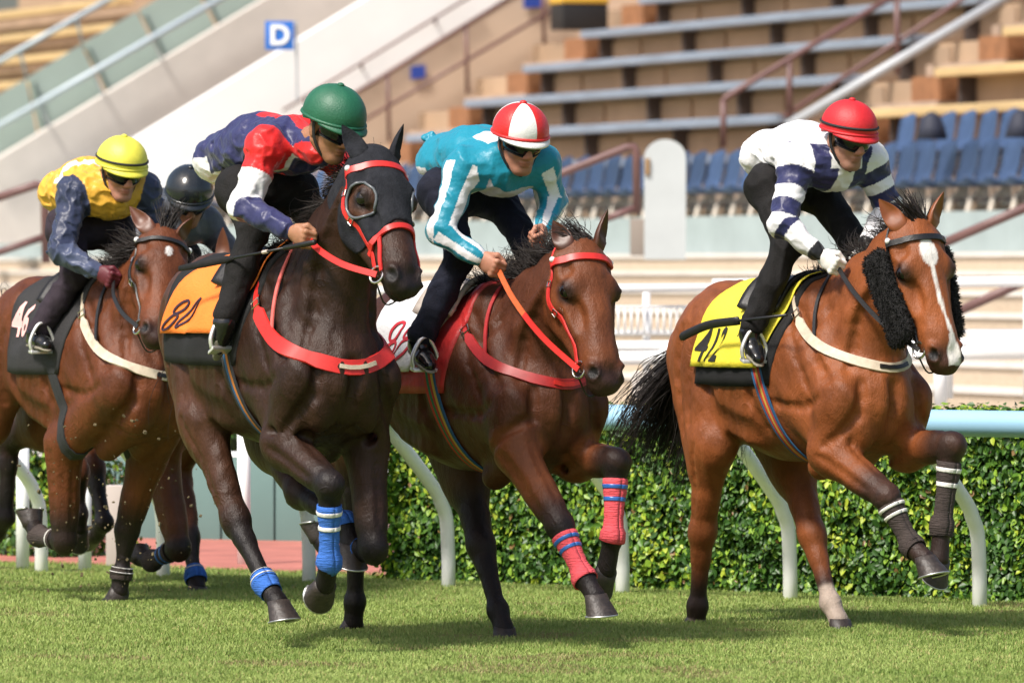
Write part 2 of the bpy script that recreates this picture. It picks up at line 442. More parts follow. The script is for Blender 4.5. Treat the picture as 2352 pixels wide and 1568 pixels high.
s_b0, s_b1, s_c0 = su(950, 0), su(1812, 0), su(2012, 0)
# joints between the riser panels: each panel a slab of its own, a little proud of the step
n = 0
for k in range(-1, 7):
    s = s_b0
    while s < s_b1 + 0.2:
        mb = MB(); sbox(mb, s + 0.06, s + 1.40, TR * k + 0.165, TR * k + 0.198, zk(k) - RS + 0.04, zk(k) - 0.10); part(mb, 'riser_panel', tan_m); s += 1.46; n += 1
def bench(k, s0, s1, material, label, group, dz=0.0, th=0.05):
    r = empty('bench', S3((s0 + s1) / 2, TR * k, zk(k) - 0.2)); tag(r, label, 'bench', group)
    mb = MB(); sbox(mb, s0, s1, TR * k - 0.12, TR * k + 0.20, zk(k) - th + dz, zk(k) + th + dz, 0.015); part(mb, 'seat_plank', material, r)
    s = s0 + 0.4
    while s < s1:
        mb = MB(); sbox(mb, s - 0.03, s + 0.03, TR * k + 0.0, TR * k + 0.19, zk(k) - RS + dz, zk(k) - th + dz); part(mb, 'bench_support', darkgap_m, r); s += 1.46 * 2
ORD = ['lowest', 'second', 'third', 'fourth', 'fifth', 'sixth', 'seventh', 'eighth']
for k in range(-1, 7): bench(k, s_b0, s_b1, blueb_m, 'long slate blue terrace bench, %s row up from the blue seats' % ORD[k + 1], 'blue terrace benches')
for k in range(0, 7): bench(k, s_c0, sR, cream_m, 'cream terrace bench beyond the grey stair pipe, %s row up' % ORD[k], 'cream terrace benches')
for j in range(6):
    q = TR * (j + 1); k = j + 1; a_, b_ = su(212 + 121 * j, q), su(382 + 124 * j, q)
    bench(k, a_, b_, blueb_m, 'short blue bench between grey parapet and white stair wall, %s row up' % ORD[j], 'short blue benches', -0.09)
    mb = MB(); sbox(mb, b_ - 1.1, b_ - 0.4, q + 0.02, q + 0.17, zk(k) - RS - 0.1, zk(k) - 0.15); part(mb, 'bench_pier', brick_m)
s_far = su(-40, 4)
for j, (v0) in enumerate((33, 88, 140, 195)):
    q = TR * (6 - j); p = onq(60, v0, q); s0, s1 = su(-60, q), su((300, 290, 190, 100)[j], q)
    r = empty('bench', p); tag(r, 'cream bench over the green glass balustrade, %s row up' % ORD[3 - j], 'bench', 'far cream benches')
    mb = MB(); mb.box(S3((s0 + s1) / 2, q - 0.1, p[2]), (se, sq, Z3), ((s1 - s0) / 2, 0.16, 0.06), 0.015); part(mb, 'seat_plank', cream_m, r)
# stair aisle left of the blue benches, and the one right of them
s_w = s_b0 - 2.6
for lo, hi, nm in ((s_w + 0.25, s_b0 - 0.1, 'a'), (s_b1 + 0.25, s_c0 - 0.1, 'b')):
    for j in range(-2, 13):
        q = 0.4 * j; z = 3.30 - 0.30 + RS * 0.5 * j
        mb = MB(); sbox(mb, lo, hi, q - 0.05, q + 0.40, z - 0.24, z); part(mb, 'stair_step', step_m)
        if j % 2 == 0:
            mb = MB(); sbox(mb, hi - 0.75, hi + 0.02, q - 0.02, q + 0.3, z + 0.004, z + 0.27); part(mb, 'stair_block', brick_m)
# walls that run up the slope (planes of constant s)
def upwall(name, material, pix, s, th, label, cat, group=None, toward=1):
    pts = [ons(u, v, s) for u, v in pix]; mb = MB(); mb.prism(pts, -se * th); o = mb.build(name, material); tag(o, label, cat, group) if label else None; return o
upwall('stair_wall', whitew_m, [(268, 346), (1010, -103), (1332, -103), (330, 512)], s_w, 0.22, 'white rendered wall slanting up beside the terrace stairs', 'wall')
upwall('aisle_wall', mat('sand_render', (0.58, 0.44, 0.325), rough=0.85, var=0.08, vscale=1), [(326, 514), (1334, -103), (1560, -103), (1560, 20), (950, 440), (480, 640)], s_w - 0.02, 0.18, 'tan wall below the white slanting wall', 'wall')
s_c = s_w - 5.0
upwall('parapet', greyc_m, [(-60, 398), (720, -68), (1100, -120), (270, 352), (150, 560), (-60, 560)], s_c, 0.25, 'grey concrete parapet slanting up beside the short blue benches', 'parapet')
gl_m = mat('green_glass', (0.40, 0.49, 0.44), rough=0.2, spec=0.6, trans=0.15, var=0.08, vscale=1)
s_g = s_c - 0.4
bal = empty('glass_balustrade', ons(200, 250, s_g)); tag(bal, 'pale green glass balustrade with dark joints above the grey parapet', 'balustrade')
tops = [(-120, 288), (62, 180), (188, 102), (317, 26), (440, -48), (560, -120)]; bots = [(-120, 440), (90, 318), (248, 222), (376, 142), (500, 65), (640, -20)]
for i in range(5):
    g = 3
    pts = [ons(tops[i][0] + g, tops[i][1] - g * 0.6, s_g), ons(tops[i + 1][0] - g, tops[i + 1][1] + g * 0.6, s_g), ons(bots[i + 1][0] - g, bots[i + 1][1] + g * 0.6, s_g), ons(bots[i][0] + g, bots[i][1] - g * 0.6, s_g)]
    mb = MB(); mb.prism(pts, -se * 0.03); o = mb.build('glass_panel', gl_m, bal); o.matrix_parent_inverse = Matrix.Translation(-Vector(bal.location))
    if i: 
        mb = MB(); mb.tube([ons(tops[i][0] + 18, tops[i][1] + 10, s_g + 0.05), ons(bots[i][0] + 30, bots[i][1] + 40, s_g + 0.05)], 0.026, 8); o = mb.build('glass_clamp', mat('dark_green_clamp', (0.12, 0.16, 0.15), rough=0.5), bal); o.matrix_parent_inverse = Matrix.Translation(-Vector(bal.location))
def rail_thing(name, tubes, material, label, cat, group=None):
    """tubes: list of (part name, points, radius)"""
    r = empty(name, tubes[0][1][0]); tag(r, label, cat, group)
    for pn, pts, rad in tubes:
        mb = MB(); mb.tube(pts, rad, 10); o = mb.build(pn, material, r, sm=True); o.matrix_parent_inverse = Matrix.Translation(-Vector(r.location))
    return r
sp1 = s_g + 0.7
rail_thing('handrail', [('pipe', [ons(-60, 323, sp1), ons(600, -56, sp1)], 0.045)] + [('bracket', [ons(u, 289 - 0.575 * u, sp1), ons(u + 22, 289 - 0.575 * u + 52, sp1 - 0.5)], 0.02) for u in (90, 215, 350)], pipe_m, 'pale blue handrail in front of the green glass', 'handrail')
sp2 = s_g - 1.2
rail_thing('handrail', [('pipe', [ons(-60, 175, sp2), ons(330, -46, sp2)], 0.04)] + [('post', [ons(u, 141 - 0.565 * u, sp2), ons(u + 18, 141 - 0.565 * u + 70, sp2 - 0.2)], 0.022) for u in (45, 175)], pipe_m, 'pale blue handrail behind the green glass', 'handrail')
sr1 = s_w + 0.25
rail_thing('stair_railing', [('top_rail', [ons(640, 322, sr1), ons(1250, -53, sr1)], 0.028), ('middle_rail', [ons(790, 303, sr1), ons(1340, -18, sr1)], 0.024)] +
           [('post', [ons(u, v, sr1), ons(u + 4, v + 158, sr1)], 0.026) for u, v in ((890, 168), (1070, 58), (1246, -50))], brown_m, 'brown stair railing against the tan wall', 'railing')
rail_thing('wall_rail', [('rail', [ons(650, 254, s_w + 0.12), ons(1085, -10, s_w + 0.12)], 0.018)] + [('bracket', [ons(u, 254 - 0.607 * (u - 650), s_w + 0.12), ons(u + 2, 268 - 0.607 * (u - 650), s_w + 0.01)], 0.018) for u in (700, 830, 1000)], brown_m, 'thin rail fixed along the white slanting wall', 'handrail')
sr2 = s_b1 + 0.1
rail_thing('stair_railing', [('top_rail', [ons(1660, 234, sr2), ons(1666, 225, sr2), ons(1860, 108, sr2), ons(2120, -50, sr2)], 0.034)] + [('post', [ons(u, v, sr2), ons(u + 1, v + hh, sr2)], 0.034) for u, v, hh in ((1661, 230, 108), (1813, 140, 132), (2060, -12, 182))] +
           [('lower_rail', [ons(1800, 268, sr2), ons(2200, 5, sr2), ons(2300, -60, sr2)], 0.028)], brown_m, 'brown stair railing with a bent top crossing the blue benches', 'railing')
rail_thing('stair_pipe', [('pipe', [ons(1810, 290, sr2 + 0.5), ons(2400, -60, sr2 + 0.5)], 0.058)], gpipe_m, 'thick grey pipe slanting up the stairs beside the cream benches', 'pipe')
# small signs on the tan wall, bin, letter D board
bsign_m = mat('blue_sign', (0.03, 0.07, 0.36), rough=0.4); white_p = mat('white_paint', (0.8, 0.8, 0.78), rough=0.45)
def wall_sign(u0, v0, u1, v1, s, label):
    o = upwall('wall_sign', bsign_m, [(u0, v0), (u1, v0 - 4), (u1, v1 - 4), (u0, v1)], s + 0.05, 0.03, label, 'sign')
    return o
wall_sign(945, 153, 977, 183, s_w, 'small square blue sign on the tan wall'); wall_sign(1204, -14, 1252, 20, s_w, 'blue sign at the top of the tan wall')
binr = empty('bin', ons(1330, 60, s_b0 - 1.4)); tag(binr, 'black bin with a yellow top at the head of the stairs', 'bin')
c = ons(1330, 40, s_b0 - 1.4)
for nm, mt, dz, h, w in (('bin_body', mat('bin_black', (0.012, 0.011, 0.011), rough=0.6), 0, 0.17, 0.42), ('bin_lid', mat('bin_yellow', (0.65, 0.38, 0.04), rough=0.5), 0.215, 0.042, 0.44)):
    mb = MB(); mb.box(c + Z3 * dz, (sq, se, Z3), (w * 0.75, w * 0.6, h), 0.02); o = mb.build(nm, mt, binr); o.matrix_parent_inverse = Matrix.Translation(-Vector(binr.location))
YD = 66.0
dr = empty('section_sign', P(680, 230, YD)); tag(dr, 'blue square sign with a white letter D on a thin pole', 'sign')
def addp(o, r): o.matrix_parent_inverse = Matrix.Translation(-Vector(r.location)); return o
mb = MB(); mb.box(P(642, 82, YD), (X3, Y3, Z3), (33 / F * YD, 0.015, 33 / F * YD), 0.005); addp(mb.build('board', mat('sign_blue', (0.02, 0.14, 0.50), rough=0.4), dr), dr)
mb = MB(); mb.tube([P(680, 48, YD + 0.03), P(682, 232, YD + 0.03)], 0.012, 8); addp(mb.build('pole', gpipe_m, dr), dr)
cu = bpy.data.curves.new('letter', 'FONT'); cu.body = 'D'; cu.size = 0.26; cu.extrude = 0.006; cu.offset = 0.008; cu.align_x = 'CENTER'; cu.align_y = 'CENTER'
ob = bpy.data.objects.new('letter', cu); COL.objects.link(ob); bpy.context.view_layer.update()
me = bpy.data.meshes.new_from_object(ob.evaluated_get(bpy.context.evaluated_depsgraph_get())); bpy.data.objects.remove(ob)
me.transform(Matrix.Translation(Vector(P(642, 83, YD - 0.022))) @ Matrix.Rotation(math.pi / 2, 4, 'X')); me.materials.clear()
addp(link('letter', me, white_p, dr), dr)

# ------------------------------------------------------------------ lower tier: seats, teal riser, tiled steps
def flat(q, v): return CH - (v - VH) / F * S3(su(1600, q), q, 0)[1]     # height that shows at row v in column 1600
q_t = -2.3; zt0, zt1 = flat(q_t, 584), flat(q_t, 497)
mb = MB(); sbox(mb, sL, sR, q_t, q_t + 2.2, zt0 - 0.3, zt1); part(mb, 'seating_riser', teal_m)
mb = MB(); sbox(mb, sL, sR, q_t + 1.3, q_t + 2.2, zt1 - 0.3, flat(q_t + 1.3, 425)); part(mb, 'upper_riser', mat('dark_tan', (0.30, 0.24, 0.19), rough=0.9, var=0.3, vscale=2))  # darker, greyer tan than the terrace rows
seat_m = mat('blue_seat_plastic', (0.045, 0.08, 0.165), rough=0.4, var=0.25, vscale=5, objrand=0.35); leg_m = mat('cream_seat_bracket', (0.52, 0.46, 0.38), rough=0.6, var=0.2, vscale=6)
seat_m2 = seat_m
def seat_shell():
    """bucket seat: x along the row, y towards the back, z up"""
    prof = [(-0.23, 0.02), (-0.16, -0.015), (0.0, -0.03), (0.10, -0.01), (0.16, 0.06), (0.19, 0.18), (0.215, 0.32), (0.235, 0.44), (0.25, 0.50)]
    G = []
    for i, (yy, zz) in enumerate(prof):
        row = []
        for j in range(9):
            t = j / 8 * 2 - 1; w = 0.245 * (1 - 0.12 * max(0, i - 6)); e = abs(t) ** 2.6
            row.append((t * w, yy - 0.05 * e * (i > 3), zz + 0.06 * e * (i < 5) - 0.05 * e * (i == 8)))
        G.append(row)
    G = np.array(G); N = np.tile(A(0, -0.4, 0.9), (9, 9, 1)); mb = MB(); mb.grid(G, 0.014, N); return mb.mesh('seat_shell', True)
sh_me = seat_shell(); sh_me.materials.append(seat_m)
mb = MB(); mb.tube([(0, 0.12, -0.03), (0.02, -0.06, -0.16), (0.12, -0.16, -0.36)], 0.035, 6); mb.box((0, 0.10, -0.1), (X3, Y3, Z3), (0.03, 0.05, 0.14)); br_me = mb.mesh('bracket'); br_me.materials.append(leg_m)
mb = MB(); mb.box((0, -0.02, -0.18), (X3, Y3, Z3), (0.32, 0.03, 0.02)); bar_me = mb.mesh('seat_bar'); bar_me.materials.append(darkgap_m)
RZ = math.atan2(se[1], se[0])
def seat_at(s, q, z, sc):
    r = empty('stadium_seat', S3(s, q, z)); r.rotation_euler = (0, 0, math.atan2(sq[1], sq[0]) - math.pi / 2); r.scale = (sc, sc, sc)
    tag(r, 'blue plastic bucket seat in the %s row of the stand' % ('front' if q < -1.5 else 'second'), 'seat', 'front row blue seats' if q < -1.5 else 'second row blue seats')
    for nm, me in (('seat_shell', sh_me), ('bracket', br_me), ('seat_bar', bar_me)):
        c = bpy.data.objects.new(nm, me); COL.objects.link(c); c.parent = r
q1 = -1.75; z1 = flat(q1, 440)
s = su(-80, q1)
while s < su(2800, q1):
    seat_at(s + rng.normal() * 0.015, q1, z1, 0.9); s += 0.52
q2 = -0.95; z2 = flat(q2, 372); s = su(-80, q2)
while s < su(2800, q2):
    if s > su(2050, q2): seat_at(s + rng.normal() * 0.015, q2, z2, 0.85)
    s += 0.52
# dark cones over two seats on the right
for u, v in ((2140, 320), (2345, 316)):
    mb = MB(); c = onq(u, v, q1 - 0.1); mb.tube([c, c + Z3 * 0.12, c + Z3 * 0.22, c + Z3 * 0.27], [0.16, 0.13, 0.09, 0.03], 12); o = mb.build('seat_cover', mat('dark_navy_cover', (0.015, 0.018, 0.035), rough=0.7), None, sm=True); tag(o, 'dark navy domed cover on the seats just behind the red capped rider' if u < 2200 else 'dark navy domed cover on the seats farther from the red capped rider', 'cover', 'dark seat covers')
# tiled steps down to the apron
vs_ = [583, 622, 664, 710, 760, 812, 866, 920]
for j in range(7):
    q = -2.75 - 0.42 * j; za, zb = flat(q, vs_[j]), flat(q, vs_[j + 1]) - 0.06
    mb = MB(); sbox(mb, sL, sR, q, q + 0.55, zb - 0.2, za - 0.045); part(mb, 'tiled_step', tile_m)
    mb = MB(); sbox(mb, sL, sR, q - 0.03, q + 0.5, za - 0.045 + 0.002, za); part(mb, 'step_nosing', nose_m)
# pylon and box on the lowest level, brown railings in front
py = empty('pylon', P(1528, 582, 58)); tag(py, 'pale grey round topped pylon standing among the blue seats', 'pylon')
prof = [A(-0.172, 0, -0.05)] + [A(0.172 * -math.cos(a), 0, 0.80 + 0.15 * math.sin(a)) for a in np.linspace(0, math.pi, 13)] + [A(0.172, 0, -0.05)]
c = P(1528, 582, 58); mb = MB(); mb.prism([c + p_ for p_ in prof], A(0, 0.22, 0)); addp(mb.build('column', mat('pylon_grey', (0.50, 0.53, 0.53), rough=0.5, var=0.06, vscale=3), py), py)
mb = MB(); mb.box(c + A(-0.15, -0.012, 0.72), (X3, Y3, Z3), (0.022, 0.01, 0.07), 0.003); addp(mb.build('lamp_recess', mat('lamp_amber', (0.28, 0.17, 0.08), rough=0.5), py), py)
mb = MB(); mb.box(P(1468, 545, 58.3), (X3, Y3, Z3), (0.075, 0.08, 0.155), 0.01); tag(mb.build('service_box', mat('box_brown_grey', (0.25, 0.21, 0.18), rough=0.8)), 'brown grey box beside the pale pylon', 'box')
def pixrail(name, tubes, Y, label, group=None, material=brown_m):
    rail_thing(name, [(n_, [P(u, v, Y + dy) for u, v, dy in pts], r) for n_, pts, r in tubes], material, label, 'railing', group)
pixrail('railing', [('top_rail', [(1235, 420, 0), (1290, 398, 0), (1440, 339, 0), (1456, 338, 0), (1462, 352, 0), (1463, 490, 0)], 0.034), ('lower_rail', [(1380, 507, 0), (1462, 477, 0)], 0.03)], 57, 'brown railing with a bent corner before the seats beside the pylon')
pixrail('railing', [('top_rail', [(-40, 466, 0), (84, 424, 0), (98, 428, 0), (103, 445, 0), (106, 604, 0)], 0.036), ('lower_rail', [(-40, 592, 0), (104, 543, 0)], 0.03)], 57, 'brown railing with a bent corner behind the yellow capped rider')
pixrail('railing', [('top_rail', [(2150, 566, 0), (2480, 424, 0)], 0.036), ('lower_rail', [(2150, 738, 0), (2480, 590, 0)], 0.036)], 52, 'brown sloping railing beyond the bright bay horse')

# ------------------------------------------------------------------ outer white rails beyond the hedge
wp = mat('white_rail_plastic', (0.80, 0.80, 0.80), rough=0.35, var=0.06, vscale=5)
orr = empty('outer_rail', P(1600, 900, 46)); tag(orr, 'white outer rails and low picket fence beyond the hedge', 'fence')
def op(pts, r, nm, Y=46.0, n=10):
    mb = MB(); mb.tube([P(u, v, Y + dy) for u, v, dy in pts], r, n); addp(mb.build(nm, wp, orr, sm=True), orr)
op([(800, 668, 1.0), (1640, 660, 0)], 0.028, 'upper_rail'); op([(1636, 652, -0.1), (3300, 640, -0.5)], 0.034, 'upper_rail')
op([(800, 768, 0.6), (3300, 757, -0.5)], 0.016, 'thin_rail'); op([(800, 800, 0), (3300, 780, -0.5)], 0.034, 'middle_rail'); op([(800, 832, -0.2), (3300, 796, -0.8)], 0.044, 'lower_rail')
for u in (930, 1090, 1250, 1485, 1620, 1790, 1960, 2180, 2360): op([(u, 664, 0.35), (u, 915, 0.35)], 0.026, 'post')
for i in range(40): op([(1030 + 15 * i, 706, 0.2), (1030 + 15 * i, 766, 0.2)], 0.008, 'picket', n=5)
op([(1030, 706, 0.2), (1640, 704, 0.2)], 0.010, 'picket_rail')
op([(1506, 915, -0.2), (1508, 860, -0.2), (1520, 815, -0.2), (1560, 786, -0.2), (1620, 775, -0.2)], 0.036, 'curved_post'); op([(2160, 930, -0.6), (2160, 800, -0.6)], 0.044, 'post')
mb = MB(); mb.box(P(2300, 784, 45.2), (X3, Y3, Z3), (0.22, 0.05, 0.075), 0.01); addp(mb.build('joint_box', wp, orr), orr)
mb = MB(); mb.box(P(1478, 884, 44.5), (X3, Y3, Z3), (0.07, 0.2, 0.085), 0.01); tag(mb.build('concrete_block', mat('pale_block', (0.62, 0.58, 0.53), rough=0.9, var=0.2, vscale=4)), 'pale concrete block at the foot of the white outer rails', 'block')

# ------------------------------------------------------------------ running rail on goose-neck posts
rr = empty('running_rail', tuple(onrail(1430))); tag(rr, 'pale blue running rail on white bent goose neck posts', 'rail')
blue_rail = mat('pale_blue_rail', (0.31, 0.53, 0.71), rough=0.3, var=0.04, vscale=2)
OV = 0.55; ZR = 0.895
a_, b_ = onrail(-400) - nbk * OV, onrail(2900) - nbk * OV
mb = MB(); L_ = np.linalg.norm(b_ - a_); mb.tube([a_ + rd * t_ * L_ + Z3 * (ZR) for t_ in np.linspace(0, 1, 12)], 0.063, 20); addp(mb.build('rail_tube', blue_rail, rr, sm=True), rr)
post_w = mat('white_post', (0.87, 0.87, 0.86), rough=0.4, var=0.06, vscale=6)
for u in (-230, 95, 375, 710, 1030, 1430, 1815, 2250, 2700):
    b0 = onrail(u); pth = [b0 - Z3 * 0.1, b0 + Z3 * 0.12, b0 + Z3 * 0.34 - nbk * 0.015, b0 + Z3 * 0.43 - nbk * 0.06, b0 + Z3 * 0.52 - nbk * 0.13, b0 + Z3 * 0.85 - nbk * (OV - 0.04)]
    mb = MB(); mb.tube(np.vstack([pth[:2], spline(pth[1:], 12)[1:]]), 0.036, 14); addp(mb.build('goose_neck_post', post_w, rr, sm=True), rr)
for u, v, h in ((52, 1305, 0.7), (195, 1308, 0.55), (560, 1296, 0.75), (885, 1292, 0.6)):
    Yp = CH * F / (v - VH); b0 = P(u, v, Yp); mb = MB(); mb.tube([b0 - Z3 * 0.05, b0 + Z3 * h * 0.5, b0 + Z3 * h], 0.036, 14); o = mb.build('straight_post', post_w, None, sm=True); tag(o, {52: 'straight white post before the dark hedge end', 195: 'straight white post beside the beige cabinet', 560: 'straight white post before the low green panels', 885: 'straight white post at the clipped hedge end'}[u], 'post', 'straight white posts')
# gap in the hedge: low green panel with a white cap, beige cabinet
gp = empty('low_panel_wall', P(640, 1242, 41.7)); tag(gp, 'low grey green panel wall with a white cap beyond the red path', 'wall')
pm = mat('grey_green_panel', (0.12, 0.215, 0.20), rough=0.6, var=0.08, vscale=2)
for i in range(7):
    c = lerp(P(150, 1143, 42.3), P(1010, 1150, 41.2), (i + 0.5) / 7); mb = MB(); mb.box(c, (unit(A(2.25, -1.1, 0)), unit(A(1.1, 2.25, 0)), Z3), (0.175, 0.03, 0.256), 0.004); addp(mb.build('panel', pm, gp), gp)
mb = MB(); mb.tube([P(150, 1046, 42.3), P(1010, 1050, 41.2)], 0.03, 8); addp(mb.build('cap_rail', wp, gp), gp)
mb = MB(); c = P(268, 1208, 38.2); mb.box(c, (X3, Y3, Z3), (0.055, 0.07, 0.225), 0.006); o = mb.build('cabinet', mat('beige_cabinet', (0.55, 0.47, 0.43), rough=0.6)); tag(o, 'narrow beige cabinet standing on the red path', 'cabinet')

# ------------------------------------------------------------------ hedges
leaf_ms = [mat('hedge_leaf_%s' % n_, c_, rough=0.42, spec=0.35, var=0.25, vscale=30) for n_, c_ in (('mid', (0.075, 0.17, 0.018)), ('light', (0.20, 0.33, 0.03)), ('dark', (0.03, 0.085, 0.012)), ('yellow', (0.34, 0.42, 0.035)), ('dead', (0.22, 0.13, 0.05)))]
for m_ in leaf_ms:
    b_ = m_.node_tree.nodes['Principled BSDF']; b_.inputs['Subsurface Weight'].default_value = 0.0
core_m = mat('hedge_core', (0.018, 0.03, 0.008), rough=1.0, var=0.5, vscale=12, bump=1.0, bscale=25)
def leafgeo(c, nrm, up, L, w, fold):
    t = unit(up - nrm * np.dot(up, nrm)); b = np.cross(t, nrm)
    return [c - t * L * 0.5, c - t * L * 0.1 + b * w + nrm * fold, c + t * L * 0.25 + b * w * 0.75 + nrm * fold * 0.8, c + t * L * 0.55 - nrm * fold * 0.5, c + t * L * 0.25 - b * w * 0.75 + nrm * fold * 0.8, c - t * L * 0.1 - b * w + nrm * fold], [(0, 1, 2), (0, 2, 3), (0, 3, 4), (0, 4, 5)]
def hedge(name, a, b, depth, h, dens, label, big=0, front_only=False, seed=1, lsz=(0.020, 0.052)):
    """a,b: ends of the front foot line"""
    r = np.random.default_rng(seed); d = unit(b - a); L = np.linalg.norm(b - a); nb_ = A(-d[1], d[0], 0); nb_ = nb_ if nb_[1] > 0 else -nb_
    root = empty(name, tuple((a + b) / 2)); tag(root, label, 'hedge')
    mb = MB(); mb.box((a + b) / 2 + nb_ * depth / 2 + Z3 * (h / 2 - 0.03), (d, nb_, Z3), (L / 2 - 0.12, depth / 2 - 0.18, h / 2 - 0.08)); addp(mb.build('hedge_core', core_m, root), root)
    nf = int(L * h * dens); nt_ = int(L * depth * dens * 0.7); ne = int(depth * h * dens); n = nf + nt_ + 2 * ne
    i = np.arange(n)[:, None]; x = r.uniform(0, L, (n, 1)); yy = r.uniform(0, depth, (n, 1)); z = r.uniform(0, h, (n, 1))
    bul = 0.03 * np.sin(x * 3.1) * np.sin(z * 5 + x) + 0.03 * np.sin(x * 11 + z * 9) * np.sin(z * 13 - x * 6)
    pf = a + d * x + nb_ * (0.05 + bul + np.abs(r.normal(size=(n, 1))) * 0.045) + Z3 * z
    pt = a + d * x + nb_ * yy + Z3 * (h + r.normal(size=(n, 1)) * 0.02 + 0.015 * np.sin(x * 4))
    e = (i - nf - nt_) % 2; pe = np.where(e == 1, a, b) + nb_ * yy + Z3 * z + d * r.normal(size=(n, 1)) * 0.04
    p = np.where(i < nf, pf, np.where(i < nf + nt_, pt, pe)); nr = np.where(i < nf, -nb_, np.where(i < nf + nt_, Z3, np.where(e == 1, -d, d)))
    un = lambda v: v / np.linalg.norm(v, axis=1, keepdims=True)
    n_ = un(nr + r.normal(size=(n, 3)) * 0.45 + Z3 * 0.35); upv = un(A(0, 0, -1) + r.normal(size=(n, 3)) * 0.7); ll = r.uniform(*lsz, (n, 1))
    q = np.clip(r.uniform(0, 1, n) + 0.28 * vnoise((p[:, 0], p[:, 1], p[:, 2]), 7, seed) + 0.16 * (p[:, 2] / h - 0.55), 0, 1); q = np.where(q < 0.2, 0.75, q); mi = np.where((q > 0.7) & (q < 0.76), 2, np.where(q < 0.34, 2, np.where(q < 0.62, 0, np.where(q < 0.90, 1, 3)))); dead = r.uniform(0, 1, n) < 0.012; mi = np.where(dead, 4, mi)  # leaf tones lighten with height, painting in top highlights and lower shade
    pick = np.zeros(n, bool)
    if big: c_ = np.where((i[:, 0] < nf) & (p[:, 2] > 0.15))[0]; pick[r.choice(c_, big, replace=False)] = True
    cand = [(p[k], n_[k], upv[k], float(ll[k, 0]) * 1.12, int(mi[k])) for k in np.where(pick)[0]]; kp = ~pick
    p, n_, upv, ll, mi = p[kp], n_[kp], upv[kp], ll[kp], mi[kp]; n = len(p)
    t = un(upv - n_ * (upv * n_).sum(1, keepdims=True)); bb = np.cross(t, n_); w = ll * 0.33; fo = ll * 0.10
    V = np.stack([p - t * ll * 0.5, p - t * ll * 0.1 + bb * w + n_ * fo, p + t * ll * 0.25 + bb * w * 0.75 + n_ * fo * 0.8, p + t * ll * 0.55 - n_ * fo * 0.5, p + t * ll * 0.25 - bb * w * 0.75 + n_ * fo * 0.8, p - t * ll * 0.1 - bb * w + n_ * fo], 1).reshape(-1, 3)
    Fs = (np.arange(n)[:, None, None] * 6 + np.array([[0, 1, 2], [0, 2, 3], [0, 3, 4], [0, 4, 5]])[None]).reshape(-1, 3)
    me = fast_mesh('foliage', V, Fs)
    for m_ in leaf_ms: me.materials.append(m_)
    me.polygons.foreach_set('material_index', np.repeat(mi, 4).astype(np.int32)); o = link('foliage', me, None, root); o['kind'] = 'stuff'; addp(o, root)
    if cand:
        lm = []
        for k in range(5):
            g, f_ = leafgeo(A(0, 0, 0), Z3, Y3, 1, 0.33, 0.1); m2 = bpy.data.meshes.new('leaf'); m2.from_pydata([tuple(q) for q in g], [], f_); m2.materials.append(leaf_ms[k]); lm.append(m2)
        for p, n_, upv, ll, mi in cand:
            t = unit(upv - n_ * np.dot(upv, n_)); bb = np.cross(t, n_); p = p - nb_ * 0.02
            o = bpy.data.objects.new('leaf', lm[mi]); COL.objects.link(o); o.parent = root; o.matrix_parent_inverse = Matrix.Translation(-Vector(root.location))
            o.matrix_basis = Matrix([[bb[0] * ll, t[0] * ll, n_[0] * ll, p[0]], [bb[1] * ll, t[1] * ll, n_[1] * ll, p[1]], [bb[2] * ll, t[2] * ll, n_[2] * ll, p[2]], [0, 0, 0, 1]])
    return root
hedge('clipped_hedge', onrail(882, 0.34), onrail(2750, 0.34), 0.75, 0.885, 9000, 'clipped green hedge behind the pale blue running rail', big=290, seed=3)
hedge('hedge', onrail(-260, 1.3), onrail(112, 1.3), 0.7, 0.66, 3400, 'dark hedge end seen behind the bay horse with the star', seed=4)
hedge('hedge', P(200, 1200, 45.5) * A(1, 1, 0), P(1100, 1200, 44.5) * A(1, 1, 0), 0.8, 0.82, 1400, 'shaded hedge behind the low green panel wall', seed=5)

